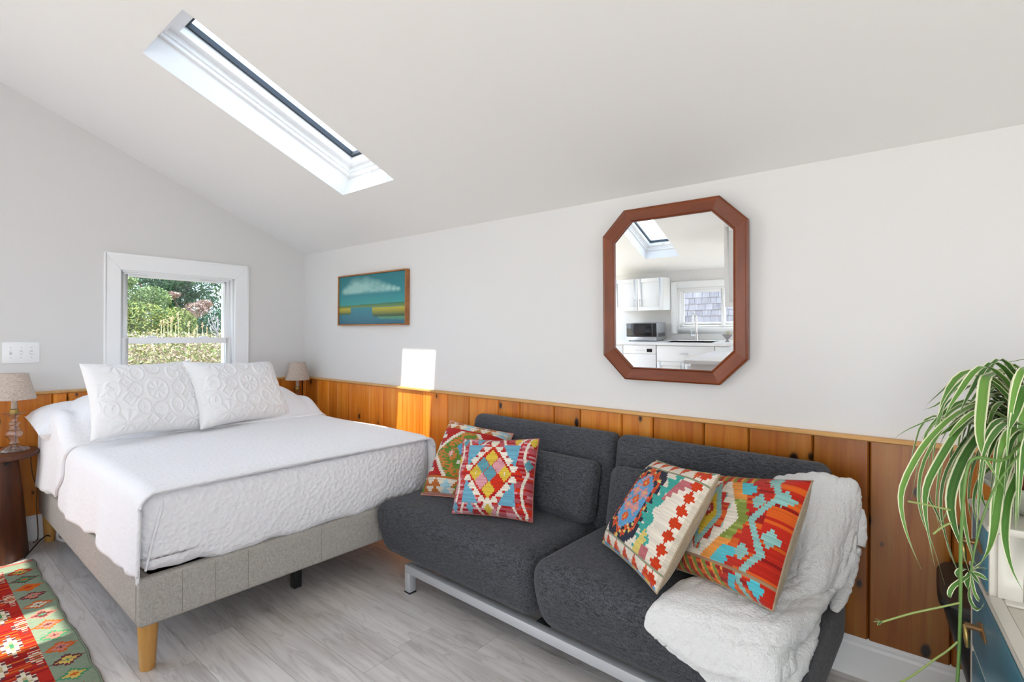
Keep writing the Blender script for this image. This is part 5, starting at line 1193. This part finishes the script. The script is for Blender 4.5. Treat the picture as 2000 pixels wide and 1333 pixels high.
def leaf_cloud(n, centres, size, cols, rs, up=.2):
    """n small leaf quads scattered through overlapping ellipsoids"""
    k = rs.randint(0, len(centres), n); c = np.array([q[:3] for q in centres])[k]; r = np.array([q[3:6] for q in centres])[k]
    d = rs.normal(size=(n, 3)); d /= np.linalg.norm(d, axis=1)[:, None]; rad = rs.uniform(.55, 1.05, (n, 1))**.6; p = c+d*r*rad
    a = rs.normal(size=(n, 3)); a /= np.linalg.norm(a, axis=1)[:, None]; b = np.cross(a, rs.normal(size=(n, 3))); b /= np.linalg.norm(b, axis=1)[:, None]
    s = size*rs.uniform(.6, 1.4, (n, 1)); v = np.stack([p-a*s, p+b*s*.45, p+a*s, p-b*s*.45], 1).reshape(-1, 3)
    me = bpy.data.meshes.new('leaves'); me.from_pydata(v.tolist(), [], (np.arange(n*4).reshape(n, 4)).tolist()); me.update()
    cc = np.array([rgb(x) for x in cols]); facecolors(me, cc[rs.randint(0, len(cc), n)]*rs.uniform(.75, 1.2, (n, 1))); return me
def shrub(name, label, cat_, centres, n, size, cols, seed, trunks=3, group=None):
    rs = np.random.RandomState(seed); cx, cy = np.mean([c[0] for c in centres]), np.mean([c[1] for c in centres]); z0 = gz(cx)
    t = thing(name, label, cat_, (cx, cy, z0), 0, group)
    me = leaf_cloud(n, [(c[0]-cx, c[1]-cy, c[2]-z0, c[3], c[4], c[5]) for c in centres], size, cols, rs); link('foliage', me, LEAFA, t)
    b = B()
    for c in centres: b.tube(cat([(rs.uniform(-.1, .1), rs.uniform(-.1, .1), -.05), ((c[0]-cx)*.4, (c[1]-cy)*.4, (c[2]-z0)*.5), (c[0]-cx, c[1]-cy, c[2]-z0)], 10), [.05-.004*i for i in range(10)], 6)
    b.make('branches', BARK, t, smooth=180); return t
G1 = ['#94994c', '#818d45', '#6a7c40', '#a5a562', '#4d643a', '#435636']; G2 = ['#4c6f3c', '#5f8148', '#3b5a33', '#7a9a5c']; G3 = ['#2d4a34', '#3a5a3d', '#25402f', '#48694a']
shrub('yellow_green_bush', 'sunlit yellow-green bush filling the left half of the window view', 'bush', [(-9.2, 2.42, 1.42, .5, .36, .33), (-9.4, 2.92, 1.40, .5, .30, .30), (-9.0, 2.05, 1.40, .5, .36, .38), (-9.3, 2.65, 1.22, .5, .55, .26), (-9.2, 2.2, 1.62, .4, .20, .16)], 17000, .021, G1, 1)
shrub('light_green_shrub', 'light green feathery shrub at the upper left of the window view', 'bush', [(-12.2, 2.95, 1.95, .6, .38, .30), (-12.4, 3.45, 1.98, .5, .34, .26), (-12, 2.75, 2.28, .5, .35, .14), (-12.2, 3.3, 1.6, .5, .6, .3)], 13000, .024, ['#86975e', '#70854c', '#a1ad7c', '#566e42', '#48603c'], 2)
shrub('dark_cedar', 'dark green cedar tree at the upper right of the window view', 'tree', [(-15, 5.0, 2.75, .9, .75, .55), (-15.2, 5.6, 2.3, .9, .75, .8), (-14.8, 4.35, 2.75, .8, .55, .38), (-15, 5.2, 1.8, .8, .8, .6), (-15.3, 4.75, 2.25, .7, .5, .45), (-15, 4.4, 2.15, .6, .35, .28)], 15000, .036, G3, 3)
shrub('dark_low_shrub', 'low dark green shrub behind the dry flower stalks', 'bush', [(-10.5, 3.72, 1.32, .4, .28, .26), (-10.6, 4.05, 1.38, .4, .35, .36), (-10.4, 3.40, 1.22, .4, .3, .22)], 7000, .022, G3, 4)
shrub('withered_brown_bush', 'withered pinkish-brown bush between the cedar and the yellow-green bush', 'bush', [(-12.8, 4.42, 1.80, .3, .26, .17), (-12.9, 4.62, 1.95, .3, .14, .10), (-12.8, 4.22, 1.68, .3, .20, .14), (-12.9, 3.98, 2.12, .3, .12, .07)], 4200, .024, ['#8f7468', '#a58a7c', '#75584e', '#b39c8c'], 5)
shrub('far_tree', 'mid green tree closing the view at the top of the window', 'tree', [(-19, 5.4, 4.3, 1.2, 1.4, .6), (-19, 7.2, 4.1, 1.2, 1.3, .9), (-19, 4.0, 4.6, 1.2, .7, .35), (-19.3, 6.4, 3.2, 1.2, 1.6, 1.0), (-19.3, 5.0, 2.6, 1.2, 1.2, .9)], 11000, .055, G2, 6)
me = leaf_cloud(24000, [(x, y, gz(x)+.18, .55, .5, .20) for x in (-5.75, -6.3, -7.1, -8.0) for y in (1.3, 1.9, 2.5, 3.1)], .017, ['#b5a884', '#9c9468', '#7f8a50', '#949a62', '#c4b498', '#a0867a', '#66763f', '#b39a8e'], np.random.RandomState(9))
md_ = link('dry_meadow', me, LEAFA); md_['kind'] = 'stuff'; md_['label'] = 'dry yellowing garden plants and grass below the window sash'; md_['category'] = 'plants'
STK = M('dry_stalk', '#cfc48a', .8); HEADM = M('dry_flower_head', '#b3946a', .9); SILVB = M('silvery_branch', '#a39b98', .85)
STALKS = [[1.836,1.324],[1.873,1.418],[1.897,1.43],[1.935,1.415],[1.964,1.454],[1.974,1.466],[2.009,1.394],[2.033,1.496],[2.138,1.409],[2.221,1.37],[2.278,1.4],[2.321,1.349],[1.785,1.296],[2.19,1.318]]
for i, (y, z) in enumerate(STALKS):
    z0 = gz(-6.4)+.02; nth_ = ['first', 'second', 'third', 'fourth', 'fifth', 'sixth', 'seventh', 'eighth', 'ninth', 'tenth', 'eleventh', 'twelfth', 'thirteenth', 'last'][sorted(q[0] for q in STALKS).index(y)]
    t = thing('dried_flower_stalk', 'pale dried flower stalk outside the window, %s from the left in the row' % nth_, 'flower', (-6.4, y, z0), 0, 'dried flower stalks outside the window')
    h = z-z0; b = B(); b.tube([(0, -.02, 0), (.004, .004*math.sin(i), h*.5), (0, 0, h)], [.0042, .0035, .0025], 6); b.make('stem', STK, t, smooth=180)
    b = B(); rs = random.Random(i)
    for k in range(5): b.lathe([(0, 0), (.006, .004), (.007, .010), (.004, .016), (0, .018)], 7, (rs.uniform(-.010, .010), rs.uniform(-.013, .013), h-.012-k*.014))
    b.make('flower_head', HEADM, t, smooth=180)
BR = [[[-6.2,2.36,1.228],[-6.2,2.354,1.291],[-6.2,2.333,1.348],[-6.2,2.3,1.416],[-6.2,2.284,1.501]],[[-6.2,2.354,1.291],[-6.2,2.311,1.336],[-6.2,2.269,1.398]],[[-6.2,2.354,1.32],[-6.2,2.364,1.395],[-6.2,2.353,1.429]],[[-6.2,2.338,1.262],[-6.2,2.301,1.29],[-6.2,2.291,1.313]]]
bt = thing('bare_branch', 'bare silvery branching twig at the right edge of the window view', 'branch', (-6.2, BR[0][0][1], gz(-6.2)))
o0 = Vector(bt.location)
b = B()
for k, q in enumerate(BR):
    pts = [Vector(p)-o0 for p in q]
    if k == 0: pts = [Vector((0, 0, -.02))]+pts
    b.tube(cat(pts, 14), [.010-.0005*i for i in range(14)], 6)
    rs = random.Random(k)
    for p in pts[1:]:
        for _ in range(2): d = Vector((rs.uniform(-.05, .05), rs.uniform(-.07, .03), rs.uniform(.03, .09))); b.tube([p, p+d*.6, p+d], [.004, .003, .002], 5)
b.make('twigs', SILVB, bt, smooth=180)
